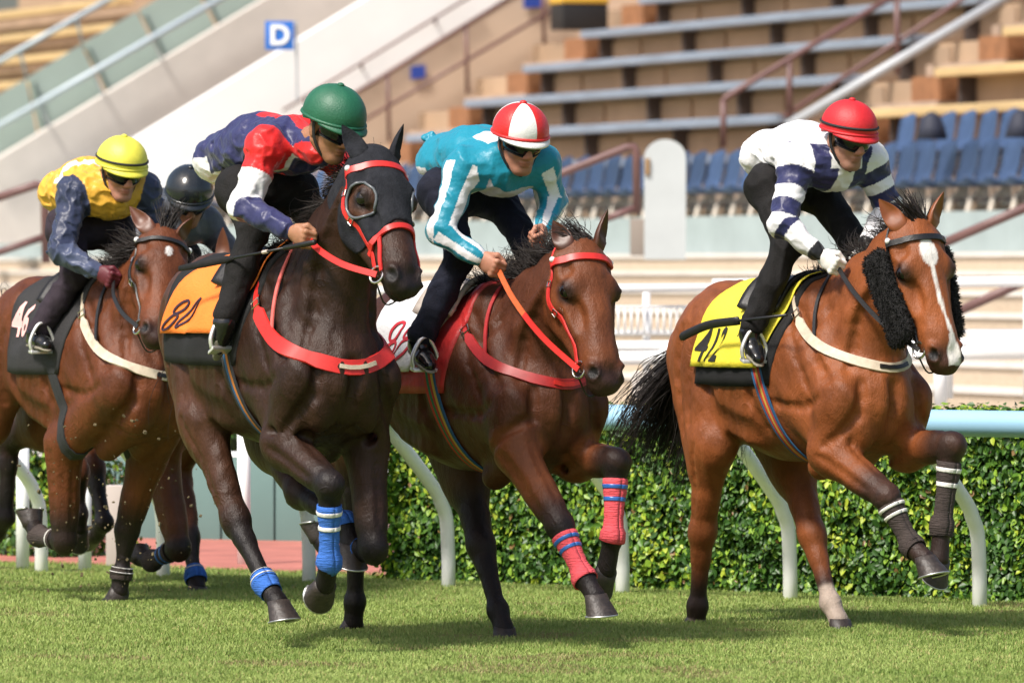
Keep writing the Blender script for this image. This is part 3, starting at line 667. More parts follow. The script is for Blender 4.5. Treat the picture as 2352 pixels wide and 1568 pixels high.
# ------------------------------------------------------------------ grass blades
gm = mat('grass_blade', attr=True, rough=0.6, spec=0.25)
def grass(n, y0, y1, seed):
    r = np.random.default_rng(seed); Y = 1 / r.uniform(1 / y1, 1 / y0, n); X = (r.uniform(-1, 1, n) * 0.0755 + 0.001) * Y
    front = RA + nbk * 0.85; keep = ((X - front[0]) * nbk[0] + (Y - front[1]) * nbk[1]) < 0; X, Y = X[keep], Y[keep]; n = len(X)
    h = r.uniform(0.008, 0.022, n) * (1 + 0.35 * vnoise((X, Y, 0 * X), 9, 3)); w = r.uniform(0.0014, 0.0030, n); az = r.uniform(0, 6.283, n); ln = r.uniform(0.1, 0.9, n) * h; la = r.uniform(0, 6.283, n)
    dx, dy = np.cos(az) * w, np.sin(az) * w; Zr = np.zeros(n)
    V = np.stack([np.stack([X - dx, Y - dy, Zr], 1), np.stack([X + dx, Y + dy, Zr], 1), np.stack([X + ln * np.cos(la) * 0.4 + dx * 0.7, Y + ln * np.sin(la) * 0.4 + dy * 0.7, h * 0.6], 1), np.stack([X + ln * np.cos(la), Y + ln * np.sin(la), h], 1), np.stack([X + ln * np.cos(la) * 0.4 - dx * 0.7, Y + ln * np.sin(la) * 0.4 - dy * 0.7, h * 0.6], 1)], 1).reshape(-1, 3)
    b = np.arange(n)[:, None] * 5; Fq = np.concatenate([b + np.array([[0, 1, 2, 4]])], 0); T3 = b + np.array([[4, 2, 3, 3]])
    me = fast_mesh('grass_blades', V, np.vstack([b + np.array([[0, 1, 2]]), b + np.array([[0, 2, 4]]), b + np.array([[4, 2, 3]])]))
    f = 0.5 + 0.5 * vnoise((X, Y * 0.6, 0 * X), 2.2, 8); g = r.uniform(0, 1, n); f2 = 0.5 + 0.5 * vnoise((X, Y, 0 * X), 14, 9)
    c = lerp(A(0.15, 0.23, 0.045)[None], A(0.35, 0.42, 0.125)[None], np.clip(0.45 * g + 0.40 * f + 0.40 * f2 - 0.15, 0, 1)[:, None]); bare = (vnoise((X, Y * 0.8, 0 * X), 6, 17) > 0.62) & (r.uniform(0, 1, n) < 0.5); c[bare] = A(0.24, 0.20, 0.09); dry = g > 0.93; c[dry] = A(0.36, 0.31, 0.13)
    C = np.repeat(c, 5, 0); setcol(me, C); o = link('grass_blades', me, gm); stuff(o, 'short green racecourse grass in the foreground', 'grass')
grass(420000, 26.4, 38.5, 21)
# ------------------------------------------------------------------ horses
HEAD = math.radians(57)
class Frame:
    """a horse's own frame: origin at the top of the withers, x forward, y to its left, z up"""
    def __init__(s, wu, wv, Y, yaw=HEAD, pitch=0.0):
        s.W = P(wu, wv, Y); s.d = A(math.cos(yaw), -math.sin(yaw), 0); s.l = A(math.sin(yaw), math.cos(yaw), 0)
        s.R = np.stack([s.d, s.l, A(0, 0, 1)], 1)         # local -> world
        s.C = A(0, 0, CH); s.ground = -s.W[2]
        s.M = Matrix([[*s.R[i], s.W[i]] for i in range(3)] + [[0, 0, 0, 1]])
        s.pitch = pitch
    def px(s, uv, lat):
        r = A((uv[0] - U0) / F, 1, -(uv[1] - VH) / F)
        t = (lat + np.dot(s.l, s.W - s.C)) / np.dot(s.l, r)
        return s.R.T @ (s.C + r * t - s.W)
    def vec(s, w): return s.R.T @ np.asarray(w, float)
    def scale(s): return s.W[1] / F                     # metres per photo unit

coat_m = mat('horse_coat', attr=True, rough=0.48, var=0.35, vscale=6, bump=0.55, bscale=11, bstretch=(1.4, 1.4, 0.6), spec=0.25, sheen=0.0, coat=0.0, crough=0.32, bdist=0.022, bump2=(0.22, 200, (1, 1, 0.3)))
def add_veins(m):
    nt = m.node_tree; N = nt.nodes; L = nt.links; b = N['Principled BSDF']
    tc = N.new('ShaderNodeTexCoord'); nz = N.new('ShaderNodeTexNoise'); nz.inputs['Scale'].default_value = 5.5; nz.inputs['Detail'].default_value = 2.0; nz.inputs['Distortion'].default_value = 0.9
    L.new(tc.outputs['Object'], nz.inputs['Vector'])
    s1 = N.new('ShaderNodeMath'); s1.operation = 'SUBTRACT'; s1.inputs[1].default_value = 0.5; L.new(nz.outputs['Fac'], s1.inputs[0])
    s2 = N.new('ShaderNodeMath'); s2.operation = 'ABSOLUTE'; L.new(s1.outputs[0], s2.inputs[0])
    mr = N.new('ShaderNodeMapRange'); mr.interpolation_type = 'SMOOTHSTEP'; mr.inputs['From Min'].default_value = 0.0; mr.inputs['From Max'].default_value = 0.026; mr.inputs['To Min'].default_value = 1; mr.inputs['To Max'].default_value = 0
    L.new(s2.outputs[0], mr.inputs['Value'])
    n2 = N.new('ShaderNodeTexNoise'); n2.inputs['Scale'].default_value = 3.0; L.new(tc.outputs['Object'], n2.inputs['Vector'])
    m2 = N.new('ShaderNodeMapRange'); m2.inputs['From Min'].default_value = 0.48; m2.inputs['From Max'].default_value = 0.62; L.new(n2.outputs['Fac'], m2.inputs['Value'])
    mu = N.new('ShaderNodeMath'); mu.operation = 'MULTIPLY'; L.new(mr.outputs[0], mu.inputs[0]); L.new(m2.outputs[0], mu.inputs[1])
    bp = N.new('ShaderNodeBump'); bp.inputs['Strength'].default_value = 0.3; bp.inputs['Distance'].default_value = 0.005
    old = b.inputs['Normal'].links[0].from_socket; L.new(mu.outputs[0], bp.inputs['Height']); L.new(old, bp.inputs['Normal']); L.new(bp.outputs[0], b.inputs['Normal'])
add_veins(coat_m)
hair_m = mat('horse_hair', (0.016, 0.011, 0.009), rough=0.5, spec=0.3, var=0.3, vscale=20)
hoof_m = mat('hoof_horn', (0.034, 0.025, 0.021), rough=0.5, var=0.5, vscale=30, vstretch=(1, 1, 3), bump=0.3, bscale=60)
sole_m = mat('hoof_sole', (0.03, 0.026, 0.022), rough=0.9, var=0.4, vscale=40)
shoe_m = mat('horseshoe_metal', (0.55, 0.55, 0.53), rough=0.38, metal=0.85, var=0.2, vscale=40)
eye_m = mat('horse_eye', (0.006, 0.004, 0.0035), rough=0.1, spec=0.4, coat=0.25, crough=0.05)
earin_m = mat('ear_lining', (0.16, 0.075, 0.045), rough=0.8, var=0.3, vscale=30)

LINES = []
def hoof(fr, body, name, cor, fet, parent, light=False):
    """hoof horn, sole and shoe below a coronet"""
    p = unit(cor - fet); y = A(0, 1, 0); y = unit(y - p * np.dot(y, p)); b = np.cross(y, p)
    toe = math.cos(math.radians(48)) * p - math.sin(math.radians(48)) * b
    up = -(math.sin(math.radians(48)) * p + math.cos(math.radians(48)) * b)
    n = 20; lev = [(0.008, 0.050, 0.051, 0.0), (-0.02, 0.055, 0.056, 0.008), (-0.05, 0.065, 0.064, 0.021), (-0.080, 0.074, 0.071, 0.033)]
    m = MB(); V = []
    for z, rf, rl, off in lev:
        for j in range(n):
            a = 2 * math.pi * j / n; ca = math.cos(a)
            rr = rf if ca > 0 else rf * 0.86
            V.append(cor + up * z + toe * (off + rr * ca) + y * rl * math.sin(a) * (1 if ca > -0.3 else 0.9))
    Fs = [(i * n + j, i * n + (j + 1) % n, (i + 1) * n + (j + 1) % n, (i + 1) * n + j) for i in range(3) for j in range(n)]
    V.append(cor + up * -0.066 + toe * 0.026); c = len(V) - 1
    V.append(cor + up * 0.02); c2 = len(V) - 1
    Fs2 = [(3 * n + j, 3 * n + (j + 1) % n, c) for j in range(n)]; Fs3 = [((j + 1) % n, j, c2) for j in range(n)]
    m.mi = 0; m.add(V, Fs + Fs3); m.mi = 1; m.add(V, Fs2)
    o = m.build('hoof', [hoof_m, sole_m], parent, sm=True)
    s = MB(); path = []
    for j in range(15):
        a = math.radians(-148 + 296 * j / 14); ca = math.cos(a)
        path.append(cor + up * -0.084 + toe * (0.033 + (0.069 if ca > 0 else 0.059) * ca) + y * 0.064 * math.sin(a))
    s.tube(path, 0.0095, 6, flat=up, fs=0.55); s.build('shoe', shoe_m, o, sm=True)
    return o

class Thick:
    def __init__(s, S, k): s.S = S; s.k = k
    def cone(s, a, b, r1, r2, *q): s.S.cone(a, b, r1 * s.k, r2 * s.k, *q)
    def ell(s, c, r, ax, k): s.S.ell(c, s.k * A(*r), ax, k)
    def ball(s, c, r, k): s.S.ball(c, r * s.k, k)
def leg_fore(S, side, sh, el, kn, fe, co):
    S = Thick(S, KL)
    y = A(0, 1, 0); st = A(0.02, side * 0.085, -0.12)
    S.cone(st, sh, 0.12, 0.12, 0.035, y, 0.62, 0.66)
    S.cone(A(-0.11, side * 0.175, -0.38), el + A(0, 0, 0.05), 0.125, 0.085, 0.03, y, 0.56, 0.7)      # triceps
    S.cone(sh, el, 0.108, 0.092, 0.035, y, 0.74, 0.8)
    d = unit(kn - el); fw = unit(np.cross(y, d)); fw = fw if fw[0] > 0 or abs(fw[0]) < 0.2 and fw[2] > 0 else -fw
    S.cone(el - d * 0.03, lerp(el, kn, 0.75), 0.085, 0.058, 0.04)
    S.cone(lerp(el, kn, 0.02) + fw * 0.035, lerp(el, kn, 0.55) + fw * 0.018, 0.060, 0.040, 0.014)      # extensor
    S.cone(lerp(el, kn, 0.05) - fw * 0.035, lerp(el, kn, 0.6) - fw * 0.014, 0.053, 0.034, 0.014)       # flexors
    S.cone(lerp(el, kn, 0.55), kn, 0.058, 0.050, 0.03)
    S.ell(kn, (0.047, 0.045, 0.062), np.stack([fw, y, d]), 0.035)
    S.ball(kn - fw * 0.03 - d * 0.012, 0.024, 0.02)
    c = unit(fe - kn); bw = unit(np.cross(c, y)); bw = bw if np.dot(bw, fw) < 0 else -bw
    S.cone(kn, lerp(kn, fe, 0.35), 0.046, 0.033, 0.03); S.cone(lerp(kn, fe, 0.3), fe, 0.034, 0.030, 0.03); S.cone(kn + bw * 0.02 + c * 0.04, fe + bw * 0.017, 0.0175, 0.016, 0.006)
    S.ball(fe, 0.041, 0.025); S.ball(fe + bw * 0.022, 0.025, 0.02)
    S.cone(fe, co, 0.033, 0.039, 0.025)
def leg_hind(S, side, hip, stf, hk, fe, co):
    y = A(0, 1, 0); S = Thick(S, KL)
    S.cone(hip, stf, 0.195, 0.12, 0.08, y, 0.55, 0.66)
    S.cone(A(-0.90, side * 0.105, -0.34), lerp(stf, hk, 0.3) + A(-0.05, 0, 0.02), 0.14, 0.075, 0.08, y, 0.62, 0.7)   # hamstrings
    d = unit(hk - stf); fw = np.cross(y, d); fw = unit(fw); fw = fw if fw[0] > 0 or (abs(fw[0]) < 0.25 and fw[2] > 0) else -fw
    S.ball(stf + fw * 0.035, 0.07, 0.06)
    S.cone(stf, lerp(stf, hk, 0.7), 0.108, 0.055, 0.05, y, 0.75, 0.8)
    S.cone(lerp(stf, hk, 0.1) + fw * 0.03, lerp(stf, hk, 0.62) + fw * 0.022, 0.065, 0.036, 0.015, y, 0.8)
    S.cone(lerp(stf, hk, 0.15) - fw * 0.05, lerp(stf, hk, 0.6) - fw * 0.02, 0.058, 0.034, 0.016, y, 0.8)
    S.cone(lerp(stf, hk, 0.6), hk, 0.056, 0.050, 0.03)
    c = unit(fe - hk); pt = hk - fw * 0.052 - c * 0.05
    S.cone(lerp(stf, hk, 0.55) - fw * 0.045, pt, 0.022, 0.021, 0.012)              # achilles
    S.cone(pt, hk + c * 0.06 - fw * 0.012, 0.025, 0.026, 0.02)
    S.ell(hk, (0.060, 0.049, 0.070), np.stack([fw, y, unit(d + c)]), 0.035)
    bw = unit(np.cross(c, y)); bw = bw if np.dot(bw, fw) < 0 else -bw
    S.cone(hk, lerp(hk, fe, 0.35), 0.048, 0.036, 0.03); S.cone(lerp(hk, fe, 0.3), fe, 0.037, 0.032, 0.03); S.cone(hk + bw * 0.02 + c * 0.06, fe + bw * 0.018, 0.0175, 0.0165, 0.006)
    S.ball(fe, 0.043, 0.025); S.ball(fe + bw * 0.022, 0.026, 0.02)
    S.cone(fe, co, 0.034, 0.04, 0.025)

KT = 1.03   # trunk size
KL = 1.14   # limb thickness
def vnormals(V, Q):
    fn = np.cross(V[Q[:, 2]] - V[Q[:, 0]], V[Q[:, 3]] - V[Q[:, 1]]); N = np.zeros_like(V)
    for j in range(4):
        for c in range(3): N[:, c] += np.bincount(Q[:, j], fn[:, c], len(V))
    return N / (np.linalg.norm(N, axis=1, keepdims=True) + 1e-12)
class Horse: pass
def make_horse(fr, sp):
    """sp: dict of joints (pixel, lateral offset) and looks"""
    H = Horse(); H.fr = fr; px = fr.px; y = A(0, 1, 0)
    T = SDF()
    pc, ps = math.cos(fr.pitch), math.sin(fr.pitch)
    def t(x, yy, z):                                     # trunk pitch about the withers
        x = (x if x < 0.2 else 0.2 + (x - 0.2) * 0.9) if x > -0.2 else -0.2 + (x + 0.2) * sp.get('rear', 0.70)
        return KT * A(x * pc - z * ps, yy, x * ps + z * pc)
    H.t = t
    k = 1.05
    st = [(0.36, -0.52, 0.19, 1.05), (0.22, -0.47, 0.31, 0.80), (0.0, -0.42, 0.375, 0.70), (-0.25, -0.42, 0.365, 0.76), (-0.50, -0.40, 0.335, 0.84),
          (-0.74, -0.33, 0.27, 0.86), (-0.93, -0.27, 0.235, 0.84), (-1.10, -0.30, 0.18, 0.84), (-1.22, -0.38, 0.11, 1.0)]
    for a, b in zip(st[:-1], st[1:]):
        T.cone(t(a[0], 0, a[1]), t(b[0], 0, b[1]), a[2], b[2], 0.05, y, a[3], b[3])
    T.cone(t(0.10, 0, -0.09), t(-0.22, 0, -0.075), 0.07, 0.06, 0.10, y, 0.8)                # withers
    T.cone(t(-0.22, 0, -0.10), t(-0.95, 0, -0.06), 0.07, 0.07, 0.10, y, 1.3)                # back line
    for s in (-1, 1):
        T.ell(t(0.40, s * 0.10, -0.60), (0.115, 0.09, 0.15), None, 0.02)                  # pectorals
        T.cone(t(0.33, s * 0.06, -0.66), t(0.10, s * 0.09, -0.80), 0.08, 0.06, 0.05)
        T.ell(t(-0.86, s * 0.135, -0.18), (0.18, 0.09, 0.12), None, 0.08)                    # hip
        T.cone(t(-0.30, s * 0.17, -0.62), t(-0.75, s * 0.15, -0.50), 0.08, 0.06, 0.10)
    # neck
    poll = px(sp['poll'][0], sp['poll'][1]); H.poll = poll
    hs = sp.get('hs', 1.08); Lh = 0.615 * hs
    w = fr.scale()
    du, dv = sp['muzzle'][0] - sp['poll'][0][0], sp['muzzle'][1] - sp['poll'][0][1]
    ax_, az_ = du * w / Lh, -dv * w / Lh; q = ax_ * ax_ + az_ * az_
    if q > 0.985: f = math.sqrt(0.985 / q); ax_ *= f; az_ *= f; q = 0.985
    a = fr.vec((ax_, -math.sqrt(1 - q) * sp.get('mdir', 1), az_)); a = unit(a)
    g = fr.vec((math.sin(sp['face']), -math.cos(sp['face']), 0)); n = unit(g - a * np.dot(g, a)); sd = np.cross(n, a)
    H.a, H.n, H.sd, H.hs = a, n, sd, hs
    hw = sp.get('hw', 1.14)
    hp = lambda x, yy, z: poll + hs * (a * x + sd * yy * hw + n * z)
    H.hp = hp
    nb = t(0.10, 0, -0.36); ne = hp(0.085, 0, -0.17)
    nm = lerp(nb, ne, 0.5) + A(0.0, 0, sp.get('nbow', 0.02))
    nd = unit(ne - nb)
    T.cone(nb, lerp(nb, nm, 0.55), 0.335, 0.255, 0.08, y, 0.64, 0.62); T.cone(lerp(nb, nm, 0.55), nm, 0.255, 0.205, 0.08, y, 0.62, 0.62)
    T.cone(nm, ne, 0.205, 0.145, 0.08, sd, 0.62, 0.72)
    up = unit(np.cross(y, nd)); up = up if up[2] > 0 else -up; H.nup = up; H.neck = (nb, nm, ne)
    cr = [t(-0.02, 0, -0.05), lerp(nb, nm, 0.55) + up * 0.23, nm + up * 0.185, hp(0.0, 0, -0.10)]
    H.crest = spline(cr, 24)
    for p, r in zip(H.crest[2:-1:3], np.linspace(0.055, 0.035, 9)): T.ball(p, r, 0.08)
    for s in (-1, 1):
        T.cone(t(0.30, s * 0.10, -0.40), nm + y * s * 0.115 - up * 0.06, 0.10, 0.055, 0.018)             # brachiocephalic
        T.cone(nm + y * s * 0.115 - up * 0.06, hp(0.12, s * 0.07, -0.16), 0.055, 0.04, 0.03)
        T.cone(t(0.40, s * 0.05, -0.48), nm - up * 0.17 + y * s * 0.035, 0.075, 0.04, 0.018)            # sternocephalic
        T.cone(nm - up * 0.17 + y * s * 0.035, hp(0.17, s * 0.05, -0.20), 0.04, 0.03, 0.03)
    T.cone(t(0.56, 0, -0.44), t(0.53, 0, -0.80), 0.02, 0.026, 0.05, None, 1, None, True)             # groove of the breast
    for s in (-1, 1):
        T.ell(t(-0.62, s * 0.275, -0.24), (0.10, 0.05, 0.08), None, 0.08, True)                       # hollow of the flank
        T.ell(t(-0.16, s * 0.26, -0.70), (0.06, 0.05, 0.06), None, 0.06, True)
    # head
    axs = np.stack([a, sd, n])
    Hd = SDF()
    def E(x, yy, z, r, k=0.03, sub=False): Hd.ell(hp(x, yy, z), hs * A(r[0], r[1] * hw, r[2]), axs, k * hs, sub)
    def Cn(p1, p2, r1, r2, k=0.03, s1=1.0, s2=None, sub=False): Hd.cone(hp(*p1), hp(*p2), hs * r1, hs * r2, k * hs, sd, s1 * hw, None if s2 is None else s2 * hw, sub)
    E(0.06, 0, -0.085, (0.10, 0.083, 0.078)); E(0.15, 0, -0.075, (0.12, 0.086, 0.068))
    Cn((0.12, 0, -0.10), (0.30, 0, -0.09), 0.088, 0.078, 0.04, 0.94, 0.90); Cn((0.30, 0, -0.09), (0.46, 0, -0.072), 0.078, 0.057, 0.04, 0.90, 1.02)
    Cn((0.46, 0, -0.072), (0.555, 0, -0.075), 0.057, 0.050, 0.03, 1.02, 1.08)
    Cn((0.16, 0, -0.035), (0.49, 0, -0.035), 0.034, 0.026, 0.04, 1.3, 1.0)
    for s in (-1, 1):
        E(0.185, s * 0.064, -0.040, (0.050, 0.030, 0.030), 0.03)                   # brow
        E(0.20, s * 0.048, -0.165, (0.125, 0.036, 0.105), 0.025)                   # jowl
        Cn((0.24, s * 0.076, -0.090), (0.37, s * 0.060, -0.082), 0.022, 0.013, 0.014)   # facial crest
        Cn((0.14, s * 0.082, -0.075), (0.06, s * 0.078, -0.08), 0.016, 0.02, 0.025)    # zygoma
        Cn((0.24, s * 0.035, -0.215), (0.47, s * 0.022, -0.125), 0.04, 0.03, 0.03)     # jaw
        E(0.208, s * 0.102, -0.056, (0.030, 0.020, 0.022), 0.010, True)              # eye socket
        Cn((0.178, s * 0.088, -0.040), (0.205, s * 0.092, -0.034), 0.009, 0.011, 0.010); Cn((0.205, s * 0.092, -0.034), (0.236, s * 0.084, -0.046), 0.011, 0.008, 0.010)  # upper lid
        Cn((0.187, s * 0.090, -0.078), (0.226, s * 0.088, -0.074), 0.008, 0.008, 0.012)
        E(0.528, s * 0.046, -0.046, (0.045, 0.024, 0.034), 0.016)                     # nostril
        E(0.542, s * 0.060, -0.026, (0.026, 0.016, 0.020), 0.008, True); E(0.525, s * 0.070, -0.042, (0.024, 0.012, 0.014), 0.008, True)
        E(0.20, s * 0.08, -0.145, (0.05, 0.02, 0.04), 0.05)
        E(0.13, s * 0.085, -0.035, (0.026, 0.018, 0.016), 0.03, True); E(0.31, s * 0.062, -0.045, (0.05, 0.018, 0.02), 0.03, True)                # hollow above eye
    E(0.572, 0, -0.064, (0.030, 0.040, 0.036), 0.02); E(0.562, 0, -0.112, (0.030, 0.034, 0.020), 0.012); E(0.525, 0, -0.132, (0.036, 0.030, 0.026), 0.02)
    E(0.585, 0, -0.098, (0.035, 0.07, 0.0045), 0.006, True)
    H.head = Hd; T.p += Hd.p
    S = SDF(); S.p = list(T.p); H.body = S; H.trunk = SDF(); upper = []
    J = {}
    for key, side in (('rf', -1), ('lf', 1)):
        sh = t(0.36, side * 0.185, -0.50); pts = [px(*q) for q in sp[key]]
        i0 = len(S.p); leg_fore(S, side, sh, *pts); J[key] = pts; upper += S.p[i0:i0 + 3]
        LINES.append((sp['name'], key, [round(float(np.linalg.norm(pts[i + 1] - pts[i])), 2) for i in range(3)], round(float(pts[-1][2] - fr.ground), 2)))
    for key, side in (('rh', -1), ('lh', 1)):
        hip = t(-0.93, side * 0.12, -0.28); pts = [px(*q) for q in sp[key]]
        i0 = len(S.p); leg_hind(S, side, hip, *pts); J[key] = pts; upper += S.p[i0:i0 + 1]
        LINES.append((sp['name'], key, [round(float(np.linalg.norm(pts[i + 1] - pts[i])), 2) for i in range(3)], round(float(pts[-1][2] - fr.ground), 2)))
    H.J = J; H.trunk.p = T.p[:len(T.p) - len(Hd.p)] + upper
    G = []
    def groove(pts, r=0.022, dep=0.010, k=0.022, n=7):
        G.append((spline(pts, n), r, dep, k))
    for s in (-1, 1):
        tq = lambda x, yy, z: t(x, s * yy, z)
        groove([tq(0.06, 0.15, -0.12), tq(0.22, 0.20, -0.30), tq(0.38, 0.22, -0.44)], 0.024, 0.013)
        groove([tq(-0.14, 0.20, -0.18), tq(-0.21, 0.25, -0.42), tq(-0.13, 0.25, -0.66)], 0.024, 0.012)
        groove([tq(0.00, 0.16, -0.16), tq(0.12, 0.20, -0.34), tq(0.26, 0.24, -0.48)], 0.018, 0.006)
        groove([tq(0.34, 0.26, -0.50), tq(0.16, 0.28, -0.54), tq(-0.06, 0.26, -0.52)], 0.020, 0.010)
        groove([tq(0.47, 0.12, -0.44), tq(0.44, 0.19, -0.60), tq(0.36, 0.22, -0.70)], 0.020, 0.011)
        groove([tq(0.48, 0.03, -0.74), tq(0.40, 0.13, -0.74), tq(0.28, 0.20, -0.72)], 0.020, 0.010)
        groove([tq(0.38, 0.12, -0.40), nm + y * s * 0.14 - up * 0.12, hp(0.15, s * 0.09, -0.20)], 0.020, 0.010, n=9)
        groove([nm + y * s * 0.14 + up * 0.07, lerp(nb, nm, 0.4) + y * s * 0.2 + up * 0.06, tq(0.06, 0.18, -0.20)], 0.022, 0.008)
        groove([tq(-1.00, 0.22, -0.20), tq(-1.06, 0.24, -0.42), tq(-1.0, 0.24, -0.66)], 0.024, 0.013)
        groove([tq(-0.84, 0.25, -0.26), tq(-0.90, 0.27, -0.44), tq(-0.88, 0.26, -0.62)], 0.022, 0.009)
        groove([tq(-0.68, 0.25, -0.30), tq(-0.68, 0.25, -0.46), tq(-0.63, 0.22, -0.60)], 0.04, 0.007, 0.05)
        groove([tq(-0.20, 0.29, -0.66), tq(-0.40, 0.30, -0.64), tq(-0.58, 0.26, -0.58)], 0.05, 0.004, 0.05)
        fk, hk_ = ('rf', 'rh') if s < 0 else ('lf', 'lh')
        el, kn = J[fk][0], J[fk][1]; st_, hc = J[hk_][0], J[hk_][1]
        for dx in (0.0, 0.035): groove([lerp(el, kn, 0.05) + A(dx, s * 0.13, 0), lerp(el, kn, 0.4) + A(dx, s * 0.1, 0), lerp(el, kn, 0.8) + A(dx * 0.5, s * 0.08, 0)], 0.013, 0.007, 0.012)
        groove([lerp(el, kn, 0.1) + unit(np.cross(kn - el, y)) * 0.1, lerp(el, kn, 0.45) + unit(np.cross(kn - el, y)) * 0.08, lerp(el, kn, 0.8) + unit(np.cross(kn - el, y)) * 0.07], 0.012, 0.006, 0.012)
        groove([lerp(st_, hc, 0.0) + A(0, s * 0.15, 0), lerp(st_, hc, 0.4) + A(0, s * 0.12, 0), lerp(st_, hc, 0.85) + A(0, s * 0.08, 0)], 0.014, 0.008, 0.012)
    H.body = SDF(); H.body.p = list(S.p); q, nn = S.project(np.vstack([g_[0] for g_ in G]), 0.0, 7); i0 = 0
    for pts_, r_, dep_, k_ in G:
        i1 = i0 + len(pts_); c = q[i0:i1] + nn[i0:i1] * (r_ - dep_); i0 = i1
        for c0, c1 in zip(c[:-1], c[1:]): S.cone(c0, c1, r_, r_, k_, None, 1.0, None, True)
    S.cone(t(-1.20, 0, -0.16), t(-1.34, 0, -0.20), 0.045, 0.03, 0.04)                     # dock
    V, Q = S.mesh(sp.get('h', 0.0095)); V = relax(V, Q, 1, 0.35)
    Nv = vnormals(V, Q)
    far = np.clip(np.linalg.norm(V - poll, axis=1) / 0.5 - 0.6, 0, 1)                # keep the face clean
    thick = np.clip((V[:, 2] - fr.ground - 0.75) / 0.3, 0.15, 1)
    V = V + Nv * ((0.0060 * vnoise((V * A(1, 1, 0.7)).T, 20, 1) + 0.0030 * vnoise((V * A(1, 1, 0.6)).T, 50, 5)) * far * thick)[:, None]
    rib = sstep(-0.12, -0.25, V[:, 0]) * sstep(-0.72, -0.55, V[:, 0]) * sstep(0.12, 0.2, np.abs(V[:, 1])) * sstep(-0.15, -0.3, V[:, 2])
    V = V + Nv * (0.0016 * np.sin((V[:, 0] - 0.25 * V[:, 2]) * 2 * math.pi / 0.062) * rib)[:, None]
    # ---- coat colour per vertex
    base = A(*sp['coat']); C = np.tile(base, (len(V), 1))
    nz = vnoise(V.T, 5, 3)[:, None]; C = C * (1 + 0.18 * nz)
    if 'coat2' in sp:                                      # warmer hair on quarters, flank and muzzle
        wq = sstep(-0.05, -0.75, V[:, 0])[:, None] * sp.get('c2w', 0.8); C = lerp(C, A(*sp['coat2']) * (1 + 0.2 * nz), wq)
    dark = A(*sp['points'])
    def segw(a_, b_, R, fn):
        ab = b_ - a_; tt = np.clip((V - a_) @ ab / np.dot(ab, ab), 0, 1); dd = np.linalg.norm(V - a_ - tt[:, None] * ab, axis=1)
        return sstep(R, R * 0.75, dd) * fn(tt)
    wd = np.zeros(len(V))
    for key in ('rf', 'lf', 'rh', 'lh'):
        e, kk, fe, co = J[key]; up0 = sp.get('dk', 0.62) if key[1] == 'f' else sp.get('dkh', 0.9)
        wd = np.maximum(wd, segw(e, kk, 0.125, lambda tt: 0.93 * sstep(up0 - 0.12, up0 + 0.33, tt)))
        f2 = (lambda tt: 1.0 + 0 * tt) if key[1] == 'f' else (lambda tt: sstep(sp.get('hk0', -0.2), sp.get('hk0', -0.2) + 0.5, tt))
        wd = np.maximum(wd, segw(kk, fe, 0.085, f2)); wd = np.maximum(wd, segw(fe, co, 0.085, lambda tt: 1.0 + 0 * tt))
    rel = (V - poll) / hs; hx, hy, hz = rel @ a, rel @ sd / hw, rel @ n
    onh = (Hd.ev(V) < 0.012) & (np.abs(hy) < 0.14) & (hx > -0.05) & (hx < 0.68) & (hz > -0.32) & (hz < 0.06)
    wd = np.maximum(wd, np.where(onh, sstep(0.47, 0.55, hx) * 0.85, 0))
    for s in (-1, 1): wd = np.maximum(wd, np.where(onh, 0.9 * sstep(0.062, 0.026, np.sqrt((hx - 0.208) ** 2 + (hy - s * 0.088) ** 2 + (hz + 0.055) ** 2)), 0))
    if 'warm' in sp:                                       # redder hair on forearms and face
        ww = np.where(onh, 0.55, 0.0)
        for key in ('rf', 'lf'): ww = np.maximum(ww, segw(J[key][0], J[key][1], 0.15, lambda tt: 0.9 + 0 * tt))
        C = lerp(C, A(*sp['warm']) * (1 + 0.2 * nz), ww[:, None])
    if sp.get('hood'):
        for s in (-1, 1): C = lerp(C, A(0.085, 0.036, 0.02), np.where(onh, sstep(0.085, 0.06, np.sqrt((hx - 0.208) ** 2 + (hy - s * 0.088) ** 2 + (hz + 0.06) ** 2)), 0)[:, None])
    C = lerp(C, dark * (1 + 0.15 * nz), wd[:, None])
    for s in (-1, 1): C = lerp(C, A(0.006, 0.005, 0.005), np.where(onh, sstep(0.028, 0.016, np.sqrt((hx - 0.540) ** 2 + (hy - s * 0.058) ** 2 + (hz + 0.032) ** 2)), 0)[:, None])  # near black painted into the nostril hollows to deepen their shade
    C = lerp(C, base * 1.35, (np.where(onh, sstep(0.28, 0.40, hx) * sstep(0.47, 0.42, hx) * 0.5, 0) * sp.get('mealy', 1))[:, None])
    if 'white' in sp: C = lerp(C, A(0.72, 0.68, 0.64), (sp['white'](hx, hy, hz) * onh)[:, None])
    for key, c0, c1, wcol in sp.get('socks', []):
        e, kk, fe, co = J[key]; C = lerp(C, A(*wcol), segw(fe, co, 0.10, lambda tt: sstep(c0, c1, tt))[:, None])
    me = fast_mesh('horse', V, Q); smooth(me); setcol(me, np.clip(C, 0.002, 1))
    o = link('horse', me, coat_m, None, fr.M); tag(o, sp['label'], 'horse', 'racehorses galloping'); H.obj = o
    # ---- eyes, ears
    for s in (-1, 1):
        m = MB(); m.sphere(hp(0.208, s * 0.083, -0.056), 0.0295 * hs, 14, 10); m.build('eye', eye_m, o, sm=True)
    ecol = tuple(np.clip(base * sp.get('earc', 0.85), 0, 1)); em = mat('ear_' + sp['name'], ecol, rough=0.45, var=0.2, vscale=20)
    H.ears = []
